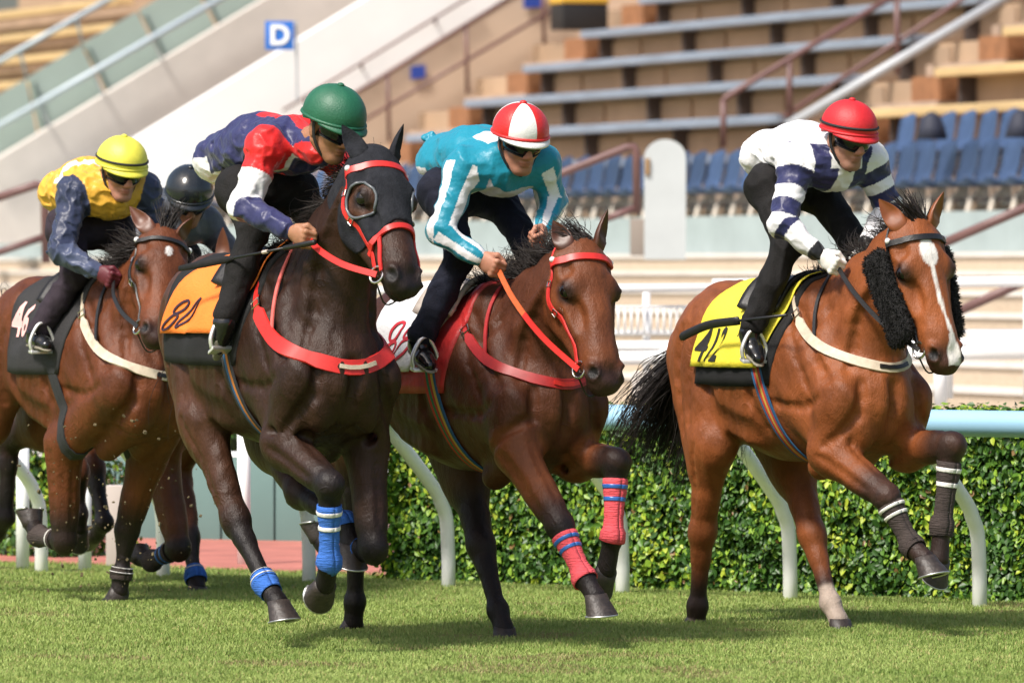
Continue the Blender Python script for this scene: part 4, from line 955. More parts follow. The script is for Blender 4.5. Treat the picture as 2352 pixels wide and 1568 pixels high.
    for s, tip in ((-1, sp['ears'][0]), (1, sp['ears'][1])):
        b0 = hp(0.03, s * 0.058, -0.05); w_ = np.array(fr.R @ b0 + fr.W); yy = w_[1]
        tp = fr.R.T @ (P(tip[0][0], tip[0][1], yy + tip[1]) - fr.W)
        dr = tp - b0; Le = np.linalg.norm(dr); dr /= Le
        fc = unit(n * 0.75 + sd * s * 0.6); fc = unit(fc - dr * np.dot(fc, dr)); cx = np.cross(dr, fc)
        m = MB(); nn = 14; R_ = []
        prof = [(0.0, 0.030), (0.12, 0.034), (0.28, 0.038), (0.45, 0.037), (0.62, 0.031), (0.78, 0.021), (0.9, 0.011), (1.0, 0.002)]
        for tt, rr in prof:
            ce = b0 - dr * 0.02 + dr * (Le + 0.02) * tt - fc * 0.02 * tt * tt
            for j in range(nn):
                an = 2 * math.pi * j / nn; sn = math.sin(an)
                dep = -0.75 * sn if sn < 0 else (0.45 * sn if tt < 0.3 else -0.38 * sn * (1 - abs(math.cos(an)) ** 3))
                R_.append(ce + cx * rr * math.cos(an) * hs + fc * rr * hs * (dep if sn >= 0 else 0.75 * sn))
        for i in range(len(prof) - 1):
            for j in range(nn):
                m.mi = 1 if (j < nn / 2 and i > 0) else 0
                m.add([R_[i * nn + j], R_[i * nn + (j + 1) % nn], R_[(i + 1) * nn + (j + 1) % nn], R_[(i + 1) * nn + j]], [(0, 1, 2, 3)])
        me2 = m.mesh('ear'); bm = bmesh.new(); bm.from_mesh(me2); bmesh.ops.remove_doubles(bm, verts=bm.verts, dist=1e-5); bmesh.ops.recalc_face_normals(bm, faces=bm.faces); bm.to_mesh(me2); bm.free(); smooth(me2)
        H.ears.append(link('ear', me2, [em, earin_m] if not sp.get('hood') else [mat('hood_cloth', (0.024, 0.025, 0.030), rough=0.95, spec=0.1, var=0.35, vscale=25, bump=0.4, bscale=150)] * 2, o))
        H.earl = (dr, Le)
    for key in ('rf', 'lf', 'rh', 'lh'):
        hoof(fr, o, key, J[key][3], J[key][2], o)
    return H

def strands(name, roots, dirs, L, wid, parent, seed, flow, curl=0.25, seg=7, material=None, grav=0.25):
    """hair: thin tapered three-sided strands"""
    r = np.random.default_rng(seed); p = np.array(roots, float); n = len(p); un = lambda v: v / (np.linalg.norm(v, axis=1, keepdims=True) + 1e-9)
    d = un(np.array(dirs, float)); l = np.array(L, float)[:, None]; w0 = wid * r.uniform(0.6, 1.3, (n, 1)); ph = r.uniform(0, 6.28, (n, 1)); cu = curl * r.uniform(0.3, 1.3, (n, 1))
    s1 = un(np.cross(d, A(0.3, 0.5, 0.8))); s2 = np.cross(d, s1); pts = [p]
    for i in range(seg):
        tt = (i + 1) / seg
        d = un(d + flow * 0.16 + A(0, 0, -grav * 0.16 * tt) + (s1 * np.sin(ph + 4.5 * tt) + s2 * np.cos(ph * 1.7 + 3.8 * tt)) * cu * 0.30); pts.append(pts[-1] + d * l / seg)
    rows = []
    for i, q in enumerate(pts):
        w_ = w0 * (1 - (i / seg) ** 2.2) + 0.0006
        for j in range(3): rows.append(q + w_ * (s1 * np.cos(2.094 * j + ph) + s2 * np.sin(2.094 * j + ph)))
    V = np.stack(rows, 1).reshape(-1, 3); k = 3 * (seg + 1)
    base = np.array([(i * 3 + j, i * 3 + (j + 1) % 3, i * 3 + 3 + (j + 1) % 3, i * 3 + 3 + j) for i in range(seg) for j in range(3)])
    Q = (np.arange(n)[:, None, None] * k + base[None]).reshape(-1, 4)
    me = fast_mesh(name, np.array(V), np.array(Q)); smooth(me)
    return link(name, me, material or hair_m, parent)

def mane(H, n, flow, seed, L=(0.14, 0.28), side=0.3, t0=0.0, t1=1.0, up=0.5, wid=0.0017):
    n = int(n * 1.9)
    r = np.random.default_rng(seed); roots = []; dirs = []; Ls = []
    cr = H.crest
    locks = [(r.uniform(), r.normal(size=3) * 0.28, r.uniform(*L)) for _ in range(max(12, n // 26))]
    for i in range(n):
        lt, ld, ll = locks[r.integers(len(locks))]; t = t0 + (t1 - t0) * np.clip(lt + r.normal() * 0.018, 0, 1)
        x = t * (len(cr) - 1); k = min(int(x), len(cr) - 2); p = lerp(cr[k], cr[k + 1], x - k); tg = unit(cr[k] - cr[k + 1])
        roots.append(p + A(0, r.normal() * 0.014, 0.022)); dirs.append(H.nup * up + tg * 0.45 + A(0, side, 0) + ld + r.normal(size=3) * 0.10); Ls.append(ll * r.uniform(0.75, 1.1))
    return strands('mane', roots, dirs, Ls, wid, H.obj, seed, A(*flow), curl=0.75, seg=9)
def forelock(H, n, seed, tgt, L=(0.10, 0.17)):
    r = np.random.default_rng(seed); roots = []; dirs = []; Ls = []
    for i in range(n):
        roots.append(H.hp(0.0 + r.uniform(-0.01, 0.03), r.uniform(-0.03, 0.03), -0.02)); dirs.append(H.fr.vec(tgt) + np.random.default_rng(seed + i % 5).normal(size=3) * 0.2 + r.normal(size=3) * 0.07); Ls.append(r.uniform(*L))
    return strands('forelock', roots, dirs, Ls, 0.0024, H.obj, seed, H.fr.vec(tgt) * 0.2, grav=0.3)
def tail(H, n, seed, flow, L=(0.45, 0.8), d0=(-0.8, 0, 0.0), grav=0.5, spread=0.2):
    r = np.random.default_rng(seed); roots = []; dirs = []; Ls = []
    locks = [(r.uniform(), r.normal(size=3) * spread, r.uniform(*L)) for _ in range(max(10, n // 24))]
    for i in range(n):
        s, ld, ll = locks[r.integers(len(locks))]; roots.append(H.t(-1.18 - 0.16 * s, r.normal() * 0.02, -0.20 - 0.04 * s) + r.normal(size=3) * 0.014)
        dirs.append(A(*d0) + ld + r.normal(size=3) * 0.07); Ls.append(ll * r.uniform(0.7, 1.1))
    return strands('tail', roots, dirs, Ls, 0.0020, H.obj, seed, A(*flow), curl=0.5, seg=11, grav=grav)

# ---- the four runners that show, and the one behind them
fr4 = Frame(1894, 650, 31.4); fr3 = Frame(1150, 660, 30.55); fr2 = Frame(684, 590, 29.86, math.radians(62))
fr1 = Frame(262, 640, 33.87); fr0 = Frame(405, 648, 35.2)
bay_blaze = lambda x, yy, z: sstep(0.004, -0.002, np.abs(yy + 0.004 - 0.02 * sstep(0.3, 0.5, x)) - np.where(x < 0.22, np.maximum(0.030 * np.sqrt(np.clip(1 - ((x - 0.15) / 0.055) ** 2, 0, 1)), 0.006), np.where(x < 0.47, 0.005 + 0.002 * np.sin(x * 60), 0.010 + 0.012 * sstep(0.47, 0.54, x)))) * (x > 0.09) * (x < 0.585) * (z > -0.075)
H4 = make_horse(fr4, dict(name='h4', label='bright bay racehorse with a white blaze carrying the number 412 cloth', coat=(0.22, 0.064, 0.0185), points=(0.030, 0.017, 0.0135), white=bay_blaze,
    poll=(Z(7, 1300, 640), 0.0), muzzle=Z(7, 1468, 1432), face=math.radians(27), ears=[(Z(7, 1082, 560), 0.0), (Z(7, 1440, 530), 0.0)], earc=0.95, hs=1.19, dk=0.52, dkh=1.2, hk0=0.32,
    rf=[(Z(8, 1060, 520), -0.19), (Z(8, 1335, 735), -0.14), (Z(8, 1465, 985), -0.08), (Z(8, 1530, 1050), -0.07)],
    lf=[(Z(8, 1440, 490), 0.19), (Z(8, 1668, 475), 0.17), (Z(8, 1618, 885), 0.14), (Z(8, 1604, 1055), 0.12)],
    rh=[(Z(8, 445, 470), -0.19), (Z(8, 400, 915), -0.15), (Z(8, 375, 1290), -0.13), (Z(8, 366, 1362), -0.13)],
    lh=[(Z(8, 860, 560), 0.17), (Z(8, 958, 930), 0.13), (Z(8, 1050, 1275), 0.11), (Z(8, 1095, 1365), 0.11)],
    socks=[('rh', 0.75, 1.0, (0.32, 0.24, 0.2)), ('lh', -0.2, 0.0, (0.42, 0.33, 0.27))]))
H3 = make_horse(fr3, dict(name='h3', label='dark bay racehorse in red bridle with pink bandages on its forelegs', coat=(0.082, 0.025, 0.010), warm=(0.185, 0.055, 0.0175), points=(0.014, 0.0095, 0.009), coat2=(0.05, 0.017, 0.009),
    poll=(Z(5, 1085, 745), 0.0), muzzle=Z(5, 1225, 1528), face=math.radians(28), ears=[(Z(5, 903, 668), 0.02), (Z(5, 1212, 620), 0.0)], earc=0.8, hs=1.19, dk=0.6, dkh=0.2,
    rf=[(Z(6, 690, 500), -0.19), (Z(6, 915, 880), -0.15), (Z(6, 1040, 1150), -0.12), (Z(6, 1095, 1240), -0.11)],
    lf=[(Z(6, 1000, 540), 0.19), (Z(6, 1203, 560), 0.17), (Z(6, 1185, 940), 0.14), (Z(6, 1150, 1110), 0.13)],
    rh=[(Z(4, 960, 520), -0.18), (Z(4, 1000, 960), -0.14), (Z(4, 992, 1330), -0.12), (Z(4, 982, 1440), -0.12)],
    lh=[(Z(6, 440, 620), 0.16), (Z(6, 515, 985), 0.12), (Z(6, 600, 1310), 0.10), (Z(6, 630, 1405), 0.10)]))
H2 = make_horse(fr2, dict(name='h2', rear=0.78, label='nearly black racehorse in a black eared hood with blue bandages', coat=(0.030, 0.0125, 0.0066), points=(0.01, 0.0075, 0.0075), coat2=(0.085, 0.032, 0.0145), hood=True,
    poll=(Z(3, 1215, 395), 0.10), muzzle=Z(3, 1398, 1172), face=math.radians(32), ears=[(Z(3, 993, 285), 0.0), (Z(3, 1350, 292), 0.0)], hs=1.19, dk=0.7, dkh=0.9, mealy=2.0, nbow=0.05,
    rf=[(Z(4, 640, 540), -0.19), (Z(4, 862, 735), -0.16), (Z(4, 862, 1130), -0.13), (Z(4, 838, 1245), -0.12)],
    lf=[(Z(4, 1050, 560), 0.19), (Z(4, 1085, 1060), 0.16), (Z(4, 880, 1110), 0.14), (Z(4, 825, 1020), 0.13)],
    rh=[(Z(4, 215, 400), -0.18), (Z(4, 385, 915), -0.16), (Z(4, 535, 1235), -0.14), (Z(4, 600, 1335), -0.13)],
    lh=[(Z(4, 560, 500), 0.17), (Z(4, 712, 775), 0.14), (Z(4, 945, 935), 0.12), (Z(4, 968, 1040), 0.12)]))
H1 = make_horse(fr1, dict(name='h1', label='bay racehorse with a small white star carrying the number 46 cloth', coat=(0.115, 0.033, 0.011), points=(0.016, 0.011, 0.01),
    white=lambda x, yy, z: sstep(1.0, 0.6, ((x - 0.15) / 0.03) ** 2 + ((yy - 0.008) / 0.016) ** 2) * (z > -0.08),
    poll=(Z(1, 945, 575), 0.0), muzzle=Z(1, 915, 1225), face=math.radians(14), ears=[(Z(1, 722, 478), 0.05), (Z(1, 1090, 560), -0.02)], earc=0.9, hs=1.1, dk=0.55, dkh=0.4,
    rf=[(Z(2, 360, 490), -0.18), (Z(2, 360, 1010), -0.16), (Z(2, 215, 985), -0.14), (Z(2, 185, 925), -0.13)],
    lf=[(Z(2, 820, 560), 0.18), (Z(2, 712, 950), 0.15), (Z(2, 680, 1195), 0.13), (Z(2, 668, 1290), 0.12)],
    rh=[(Z(2, -60, 330), -0.18), (Z(2, -330, 700), -0.15), (Z(2, -420, 1050), -0.13), (Z(2, -450, 1110), -0.13)],
    lh=[(Z(2, 250, 360), 0.16), (Z(2, 55, 440), 0.14), (Z(2, 30, 880), 0.12), (Z(2, -15, 960), 0.12)]))
H0 = make_horse(fr0, dict(name='h0', label='bay racehorse mostly hidden behind the yellow capped rider', coat=(0.13, 0.04, 0.015), points=(0.016, 0.011, 0.01),
    muzzle=(585, 850), face=math.radians(18), ears=[((508, 522), 0.0), ((590, 530), 0.0)], dk=0.8, h=0.011,
    poll=((548, 590), 0.0),
    rf=[(Z(2, 900, 560), -0.18), (Z(2, 1000, 1050), -0.16), (Z(2, 850, 1120), -0.14), (Z(2, 800, 1110), -0.13)],
    lf=[(Z(2, 965, 560), 0.18), (Z(2, 1052, 990), 0.15), (Z(2, 1095, 1210), 0.13), (Z(2, 1105, 1270), 0.12)],
    rh=[(Z(2, 330, 300), -0.17), (Z(2, 430, 620), -0.14), (Z(2, 440, 860), -0.13), (Z(2, 440, 940), -0.12)],
    lh=[(Z(2, 420, 330), 0.17), (Z(2, 520, 600), 0.14), (Z(2, 585, 910), 0.12), (Z(2, 540, 970), 0.12)]))
for q in LINES: print('LEG', *q)
# ------------------------------------------------------------------ tack
black_l = mat('black_leather', (0.012, 0.011, 0.011), rough=0.45, var=0.25, vscale=40, bump=0.15, bscale=120)
blackcloth = mat('black_pad_fabric', (0.013, 0.0125, 0.013), rough=0.8, spec=0.3, var=0.25, vscale=25, bump=0.3, bscale=200)
red_s = mat('red_strap', (0.62, 0.028, 0.022), rough=0.42, var=0.15, vscale=30)
dkred_s = mat('dark_red_strap', (0.36, 0.018, 0.018), rough=0.45, var=0.2, vscale=30)
pink_s = mat('faded_red_strap', (0.66, 0.13, 0.11), rough=0.5, var=0.15, vscale=30)
orange_r = mat('orange_rein', (0.62, 0.12, 0.03), rough=0.6, var=0.2, vscale=30)
cream_s = mat('cream_strap', (0.56, 0.47, 0.36), rough=0.6, var=0.25, vscale=25)
white_s = mat('white_plastic', (0.75, 0.74, 0.72), rough=0.4)
metal_s = mat('bit_metal', (0.62, 0.6, 0.56), rough=0.22, metal=1.0)
iron_s = mat('stirrup_metal', (0.72, 0.71, 0.68), rough=0.35, metal=0.6)

def strap(path, nrm, w, th, name, material, parent): 
    m = MB(); m.ribbon(path, nrm, w, th); return m.build(name, material, parent)
def drape(H, xf, xr, phimax, off, ns=22, nt=31, side_curve=0.0, phimin=None):
    """sheet over the back: xf/xr = front/rear edge as functions of |t|; returns points [s][t] and normals; t=-1 right .. +1 left"""
    tt = np.linspace(-1, 1, nt) if phimin is None else np.linspace(phimin / phimax, 1, nt)
    O = []; D = []
    for i in range(ns):
        s = i / (ns - 1)
        for t_ in tt:
            x = lerp(xr(abs(t_)), xf(abs(t_)), s); ph = t_ * phimax
            O.append(H.t(x, 0, -0.36)); D.append(A(0, math.sin(ph), math.cos(ph)))
    p, n = H.trunk.ray(np.array(O), np.array(D), 0.48, off, 34)
    return p.reshape(ns, nt, 3), n.reshape(ns, nt, 3)

def cloth(H, name, xf, xr, phimax, off, th, material, label, cat, group=None, ruf=0.0):
    G, N = drape(H, xf, xr, phimax, off)
    if ruf > 0:
        ns, nt = G.shape[:2]; e = np.zeros((ns, nt)); r = np.random.default_rng(len(label))
        for j in range(nt):
            for i in range(ns):
                ed = max(0, 1 - i / 5.0) * 0.6 + max(0, abs(j - (nt - 1) / 2) / ((nt - 1) / 2) - 0.7) / 0.3
                e[i, j] = ed * ruf * (0.6 + math.sin(i * 1.3 + j * 0.4))
        G = G + N * np.abs(e)[:, :, None]
    m = MB(); m.grid(G, th, N); o = m.build(name, material, None, sm=True, M=H.fr.M)
    tag(o, label, cat, group); return o, G, N

def on_grid(G, N, s, t, lift):
    ns, nt = G.shape[:2]; x = np.clip(s, 0, 1) * (ns - 1); yv = np.clip((t + 1) / 2, 0, 1) * (nt - 1)
    i = np.minimum(x.astype(int), ns - 2); j = np.minimum(yv.astype(int), nt - 2); a = (x - i)[:, None]; b = (yv - j)[:, None]
    f = lambda Q: (Q[i, j] * (1 - a) * (1 - b) + Q[i + 1, j] * a * (1 - b) + Q[i, j + 1] * (1 - a) * b + Q[i + 1, j + 1] * a * b)
    return f(G) + f(N) * lift
def number(text, G, N, s0, s1, t0, t1, material, parent, font_bold=0.0, shear=0.0):
    """figures laid on the right side of a cloth: s0..s1 rear->front, t0 (upper) .. t1 (lower)"""
    cu = bpy.data.curves.new('figures', 'FONT'); cu.body = text; cu.size = 1; cu.offset = font_bold; cu.resolution_u = 3
    ob = bpy.data.objects.new('figures', cu); COL.objects.link(ob)
    dg = bpy.context.evaluated_depsgraph_get(); me = bpy.data.meshes.new_from_object(ob.evaluated_get(dg)); bpy.data.objects.remove(ob)
    bm = bmesh.new(); bm.from_mesh(me)
    xs = [v.co.x for v in bm.verts]; ys = [v.co.y for v in bm.verts]; x0, x1, y0, y1 = min(xs), max(xs), min(ys), max(ys)
    for k in range(1, 12):
        for ax, lo, hi in ((0, x0, x1), (1, y0, y1)):
            c = lo + (hi - lo) * k / 12; co = [0, 0, 0]; no = [0, 0, 0]; co[ax] = c; no[ax] = 1
            bmesh.ops.bisect_plane(bm, geom=list(bm.verts) + list(bm.edges) + list(bm.faces), plane_co=co, plane_no=no)
    bmesh.ops.triangulate(bm, faces=bm.faces)
    co = np.array([v.co for v in bm.verts]); fx = (co[:, 0] - x0) / (x1 - x0); fy = (co[:, 1] - y0) / (y1 - y0)
    fx = fx + shear * fy
    p = on_grid(G, N, lerp(s0, s1, fx), -lerp(t1, t0, fy), 0.004)
    for v, q in zip(bm.verts, p): v.co = Vector(q)
    out = bpy.data.meshes.new('figures'); bm.to_mesh(out); bm.free()
    return link('figures', out, material, parent)
def stroke_number(paths, G, N, material, parent, r=0.006):
    m = MB()
    for pth, cl in paths:
        q = chaikin(np.array(pth, float), 2, cl); p = on_grid(G, N, q[:, 0], -q[:, 1], 0.003)
        nn = on_grid(G, N, q[:, 0], -q[:, 1], 0.013) - p
        if cl: p = np.vstack([p, p[:1]]); nn = np.vstack([nn, nn[:1]])
        m.ribbon(p, nn, r, 0.002)
    return m.build('figures', material, parent)

def girth(H, x0, x1, label, cols, w=0.034):
    """striped elastic girth round the chest; x0 at the cloth, x1 at the sternum"""
    root = empty('girth', M=H.fr.M); tag(root, label, 'girth', 'girths under the saddles')
    n = 40; O = []; D = []
    for i in range(n):
        f = i / (n - 1); ph = lerp(math.radians(70), math.radians(290), f); c = abs(f - 0.5) * 2; x = lerp(x1, x0, c ** 1.2)
        O.append(H.t(x, 0, -0.40)); D.append(A(0, -math.sin(ph), math.cos(ph)))
    p, nn = H.trunk.ray(np.array(O), np.array(D), 0.6, 0.004, 60)
    k = len(cols); 
    tv = np.gradient(p, axis=0); tv /= np.linalg.norm(tv, axis=1, keepdims=True); sdv = np.cross(tv, nn)
    for j, cm in enumerate(cols):
        c = (j + 0.5) / k * 2 - 1
        m = MB(); m.ribbon(p + sdv * (w * c), nn, w / k * 1.02, 0.006); m.build('webbing_stripe', cm, root)
    return root

def breast(H, zf, zs, ps0, material, label, w=0.024, neckstrap=None, pad=None):
    """breast collar: zf height at the chest front, zs at the saddle"""
    root = empty('breast_collar', M=H.fr.M); tag(root, label, 'breast collar', 'breast collars')
    n = 46; O = []; D = []
    for i in range(n):
        f = i / (n - 1) * 2 - 1; ps = f * ps0; c = abs(f)
        z = lerp(zf, zs, c ** 1.25); O.append(H.t(0.08, 0, z)); D.append(A(math.cos(ps), math.sin(ps), 0))
    p, nn = H.trunk.ray(np.array(O), np.array(D), 0.95, 0.004, 80)
    p = np.array([p[max(i - 1, 0):i + 2].mean(0) for i in range(n)])
    ww = [w * (0.42 if abs(i / (n - 1) * 2 - 1) > 0.72 else 1.0) for i in range(n)]
    strap(p, nn, ww, 0.008, 'chest_strap', material, root)
    for sgn in (-1, 1):
        k = int((1 - 0.74) / 2 * (n - 1)); k = k if sgn < 0 else n - 1 - k
        m = MB(); tv = unit(p[k + 1] - p[k - 1]); b = np.cross(tv, nn[k]); c = p[k] + nn[k] * 0.009
        m.tube([c + tv * 0.018 + b * 0.022, c + tv * 0.018 - b * 0.022, c - tv * 0.018 - b * 0.022, c - tv * 0.018 + b * 0.022], 0.004, 6, closed=True); m.build('buckle', metal_s, root)
    if pad is not None:
        strap(p[n // 2 - 2:n // 2 + 3], nn[n // 2 - 2:n // 2 + 3] , 0.010, 0.014, 'keeper', pad, root)
    # neck strap over the withers
    i0 = int((1 - 0.42) / 2 * (n - 1)); a_, b_ = p[i0], p[n - 1 - i0]
    O = []; D = []; m2 = 26
    for i in range(m2):
        f = i / (m2 - 1); ph = lerp(-1, 1, f); 
        q = lerp(a_, b_, f); q = A(lerp(a_[0], 0.12, 1 - abs(ph) ** 1.6), q[1], 0)
        tgt = A(q[0], math.sin(ph * 1.9) * 0.2, a_[2] + (0.02 - a_[2]) * (1 - ph * ph))
        O.append(A(q[0], 0, a_[2] - 0.02)); D.append(unit(A(0, math.sin(ph * math.pi / 2) * 0.9, max(0.0, math.cos(ph * math.pi / 2)))))
    q, qn = H.trunk.ray(np.array(O), np.array(D), 0.8, 0.004, 70)
    strap(q, qn, 0.009, 0.006, 'neck_strap', neckstrap or material, root)
    return root

def headpath(H, pts, n=24, off=0.004):
    """pts: list of (x, angle deg) in head coordinates, 0 = front of the face, negative = right side"""
    q = spline(np.array(pts, float), n); O = []; D = []
    for x, a_ in q:
        an = math.radians(a_); O.append(H.hp(x, 0, -0.095)); D.append(unit(H.sd * math.sin(an) + H.n * math.cos(an)))
    return H.head.ray(np.array(O), np.array(D), 0.4, off, 60)
def ring(m, c, r, n, thick=0.0045):
    n = unit(n); u = unit(np.cross(n, A(0.3, 0.2, 0.9))); v = np.cross(n, u)
    m.tube([c + r * (u * math.cos(a) + v * math.sin(a)) for a in np.linspace(0, 2 * math.pi, 17)[:-1]], thick, 6, closed=True)
def bridle(H, material, label, nose=False, brow_w=0.017, rein_m=None, hands=None, rein_w=0.011, cross=False):
    root = empty('bridle', M=H.fr.M); tag(root, label, 'bridle', 'bridles'); hp = H.hp
    p, n = headpath(H, [(0.075, -105), (0.085, -75), (0.088, -40), (0.09, 0), (0.088, 40), (0.085, 75), (0.075, 105)]); strap(p, n, brow_w, 0.008, 'browband', material, root)
    for s in (-1, 1):
        p, n = headpath(H, [(-0.01, s * 120), (0.08, s * 100), (0.2, s * 112), (0.33, s * 102), (0.47, s * 100)]); strap(p, n, 0.0115, 0.007, 'cheekpiece', material, root)
        c = hp(0.495, s * 0.066, -0.105); m = MB(); ring(m, c, 0.036, H.sd * s + H.n * 0.35, 0.006); m.build('bit_ring', metal_s, root, sm=True)
        k = len(p) * 2 // 5
        for kk in (k, k + 5):
            m = MB(); tv = unit(p[kk + 1] - p[kk - 1]); b = np.cross(tv, n[kk]); c2 = p[kk] + n[kk] * 0.008
            m.tube([c2 + tv * 0.012 + b * 0.014, c2 + tv * 0.012 - b * 0.014, c2 - tv * 0.012 - b * 0.014, c2 - tv * 0.012 + b * 0.014], 0.003, 5, closed=True)
            m.build('buckle', metal_s, root)
        m = MB(); m.sphere(hp(0.072, s * 0.105, -0.075), 0.014, 10, 6); m.build('rosette', white_s, root, sm=True)
        if hands is not None:
            h = hands[0 if s < 0 else 1]
            path = spline([c, lerp(c, h, 0.35) + A(0, s * 0.04, -0.012), lerp(c, h, 0.7) + A(0, s * 0.04, -0.006), h], 16)
            for _ in range(6):
                dv = H.trunk.ev(path) - 0.016; g = H.trunk.grad(path); path = path - np.minimum(dv, 0)[:, None] * g
            path[1:-1] = (path[:-2] + 2 * path[1:-1] + path[2:]) / 4
            k2 = len(path) // 2
            if rein_m is orange_r:
                strap(path[:k2 + 1], A(0.1, s * 1.0, 0.35), rein_w, 0.006, 'rein', material, root); strap(path[k2:], A(0.1, s * 1.0, 0.35), rein_w, 0.005, 'rein_grip', rein_m, root)
            else: strap(path, A(0.1, s * 1.0, 0.35), rein_w, 0.005, 'rein', rein_m or material, root)
    p, n = headpath(H, [(-0.02, -125), (0.1, -140), (0.2, -155), (0.26, 180), (0.2, 155 ), (0.1, 140), (-0.02, 125)][:3] + [(0.27, -172)]); strap(p, n, 0.007, 0.006, 'throat_lash', material, root)
    m = MB(); c0, c1 = hp(0.50, -0.064, -0.105), hp(0.50, 0.064, -0.105); m.tube([c0, lerp(c0, c1, 0.5) + H.a * 0.006, c1], 0.006, 6); m.build('mouthpiece', metal_s, root)
    m = MB(); m.tube(spline([c0 + H.a * 0.02 - H.n * 0.02, hp(0.56, 0, -0.185), c1 + H.a * 0.02 - H.n * 0.02], 12), 0.004, 6); m.build('chin_strap', black_l, root)
    if nose:
        p, n = headpath(H, [(0.40, -115), (0.375, -70), (0.355, -30), (0.35, 0), (0.355, 30), (0.375, 70), (0.40, 115)]); strap(p, n, 0.0125, 0.009, 'noseband', material, root)
        for s in (-1, 1):
            p, n = headpath(H, [(0.37, s * 55), (0.43, s * 62), (0.50, s * 72)]); strap(p, n, 0.009, 0.007, 'noseband_strap', material, root)
    return root

def sleeve(H, a, b, R, n=16, m=18, off=0.006, th=0.0, r0=0.0):
    """rings of points on the leg surface from a to b"""
    ax = unit(b - a); u = unit(np.cross(ax, A(0, 1, 0.2))); v = np.cross(ax, u); G = []
    O = []; D = []
    for i in range(n):
        c = lerp(a, b, i / (n - 1))
        for j in range(m + 1):
            an = 2 * math.pi * j / m; O.append(c); D.append(u * math.cos(an) + v * math.sin(an))
    O = np.array(O); D = np.array(D); t = np.zeros(len(O))
    for _ in range(40):
        f = H.body.ev(O + D * t[:, None]) - off; t = np.clip(t + np.clip(-f * 0.7, -0.01, 0.01), 0.0, R)
    return (O + D * t[:, None]).reshape(n, m + 1, 3), D.reshape(n, m + 1, 3)
def bandage(H, key, t0, t1, material, bands, bandmat, over=0.0, off=0.006, seed=0):
    """wrap round the cannon (t0..t1 of knee->fetlock, >1 runs on round the fetlock)"""
    e, kk, fe, co = H.J[key]; ax = unit(fe - kk); L = np.linalg.norm(fe - kk)
    pts = [lerp(kk, fe, t) for t in np.linspace(t0, min(t1, 1.0), 13)]
    if t1 > 1: pts += [lerp(fe, co, t) for t in np.linspace(0.12, t1 - 1, 5)]
    rows = []; nrm = []
    r = np.random.default_rng(seed)
    OO = []; DD = []; ex = []
    for i, c in enumerate(pts):
        tv = unit(pts[min(i + 1, len(pts) - 1)] - pts[max(i - 1, 0)])
        u = unit(np.cross(tv, A(0, 1, 0.2))); v = np.cross(tv, u)
        for a_ in np.linspace(0, 2 * math.pi, 21): OO.append(c); DD.append(u * math.cos(a_) + v * math.sin(a_)); ex.append(0.0025 * (i % 2))
    OO = np.array(OO); DD = np.array(DD); ex = np.array(ex); t = np.full(len(OO), 0.02)
    for _ in range(24): t = np.clip(t - np.clip((H.body.ev(OO + DD * t[:, None]) - off - ex) * 0.7, -0.01, 0.01), 0.0, 0.062)
    rows = (OO + DD * t[:, None]).reshape(len(pts), 21, 3); rows[:, -1] = rows[:, 0]; nrm = DD.reshape(len(pts), 21, 3)
    m = MB(); m.grid(np.array(rows), 0.004, np.array(nrm)); o = m.build('leg_bandage', material, H.obj, sm=True)
    for bt in bands:
        x = bt * (len(rows) - 1); i = min(int(x), len(rows) - 2); R0 = []
        for dx in (-0.42, -0.1, 0.2, 0.42):
            xx = min(max(x + dx, 0), len(rows) - 1.001); ii = int(xx); R0.append(lerp(rows[ii], rows[ii + 1], xx - ii) + nrm[ii] * 0.003)
        m = MB(); m.grid(np.array(R0), 0.003, np.array([nrm[i]] * 4)); m.build('tape_band', bandmat, o, sm=True)
    return o

def saddle(H, label, flap=black_l, seat=black_l, x0=-0.08, x1=-0.46):
    root = empty('racing_saddle', M=H.fr.M); tag(root, label, 'saddle', 'racing saddles')
    G, N = drape(H, lambda t: x0 + 0.01 * t, lambda t: x1 + 0.05 * t, math.radians(40), 0.03, 16, 15)
    ns, nt = G.shape[:2]
    for i in range(ns):
        s = i / (ns - 1); G[i] += N[i] * (0.035 * max(0, 1 - s * 4) + 0.03 * max(0, s * 4 - 3))
    m = MB(); m.grid(G, 0.02, N); m.build('seat', seat, root, sm=True)
    for s in (-1, 1):
        G, N = drape(H, lambda t: x0 + 0.02 - 0.14 * t, lambda t: x0 - 0.17 - 0.10 * t, math.radians(82), 0.026, 10, 14, phimin=math.radians(30))
        if s < 0: G = G * A(1, -1, 1); N = N * A(1, -1, 1)
        m = MB(); m.grid(G, 0.012, N); m.build('flap', flap, root, sm=True)
    return root
def stirrup(root, H, foot, top, side):
    """iron round the ball of the foot, with its leather"""
    ft, dirf = foot; m = MB(); up = A(0, 0, 1); lat = unit(np.cross(up, dirf)); w = 0.056
    arch = spline([ft - lat * w - up * 0.0, ft - lat * (w + 0.006) + up * 0.05, ft - lat * w * 0.55 + up * 0.115, ft + up * 0.135, ft + lat * w * 0.55 + up * 0.115, ft + lat * (w + 0.006) + up * 0.05, ft + lat * w], 21)
    m.tube(arch, 0.0085, 6, flat=dirf, fs=1.2); m.box(ft - up * 0.005, (lat, unit(dirf), up), (w + 0.008, 0.02, 0.007), 0.002)
    m.build('stirrup_iron', iron_s, root, sm=True)
    a_ = ft + up * 0.135; strap(spline([a_, lerp(a_, top, 0.5) + A(0, side * 0.012, 0), top], 8), A(0, side, 0.1), 0.013, 0.004, 'stirrup_leather', black_l, root)
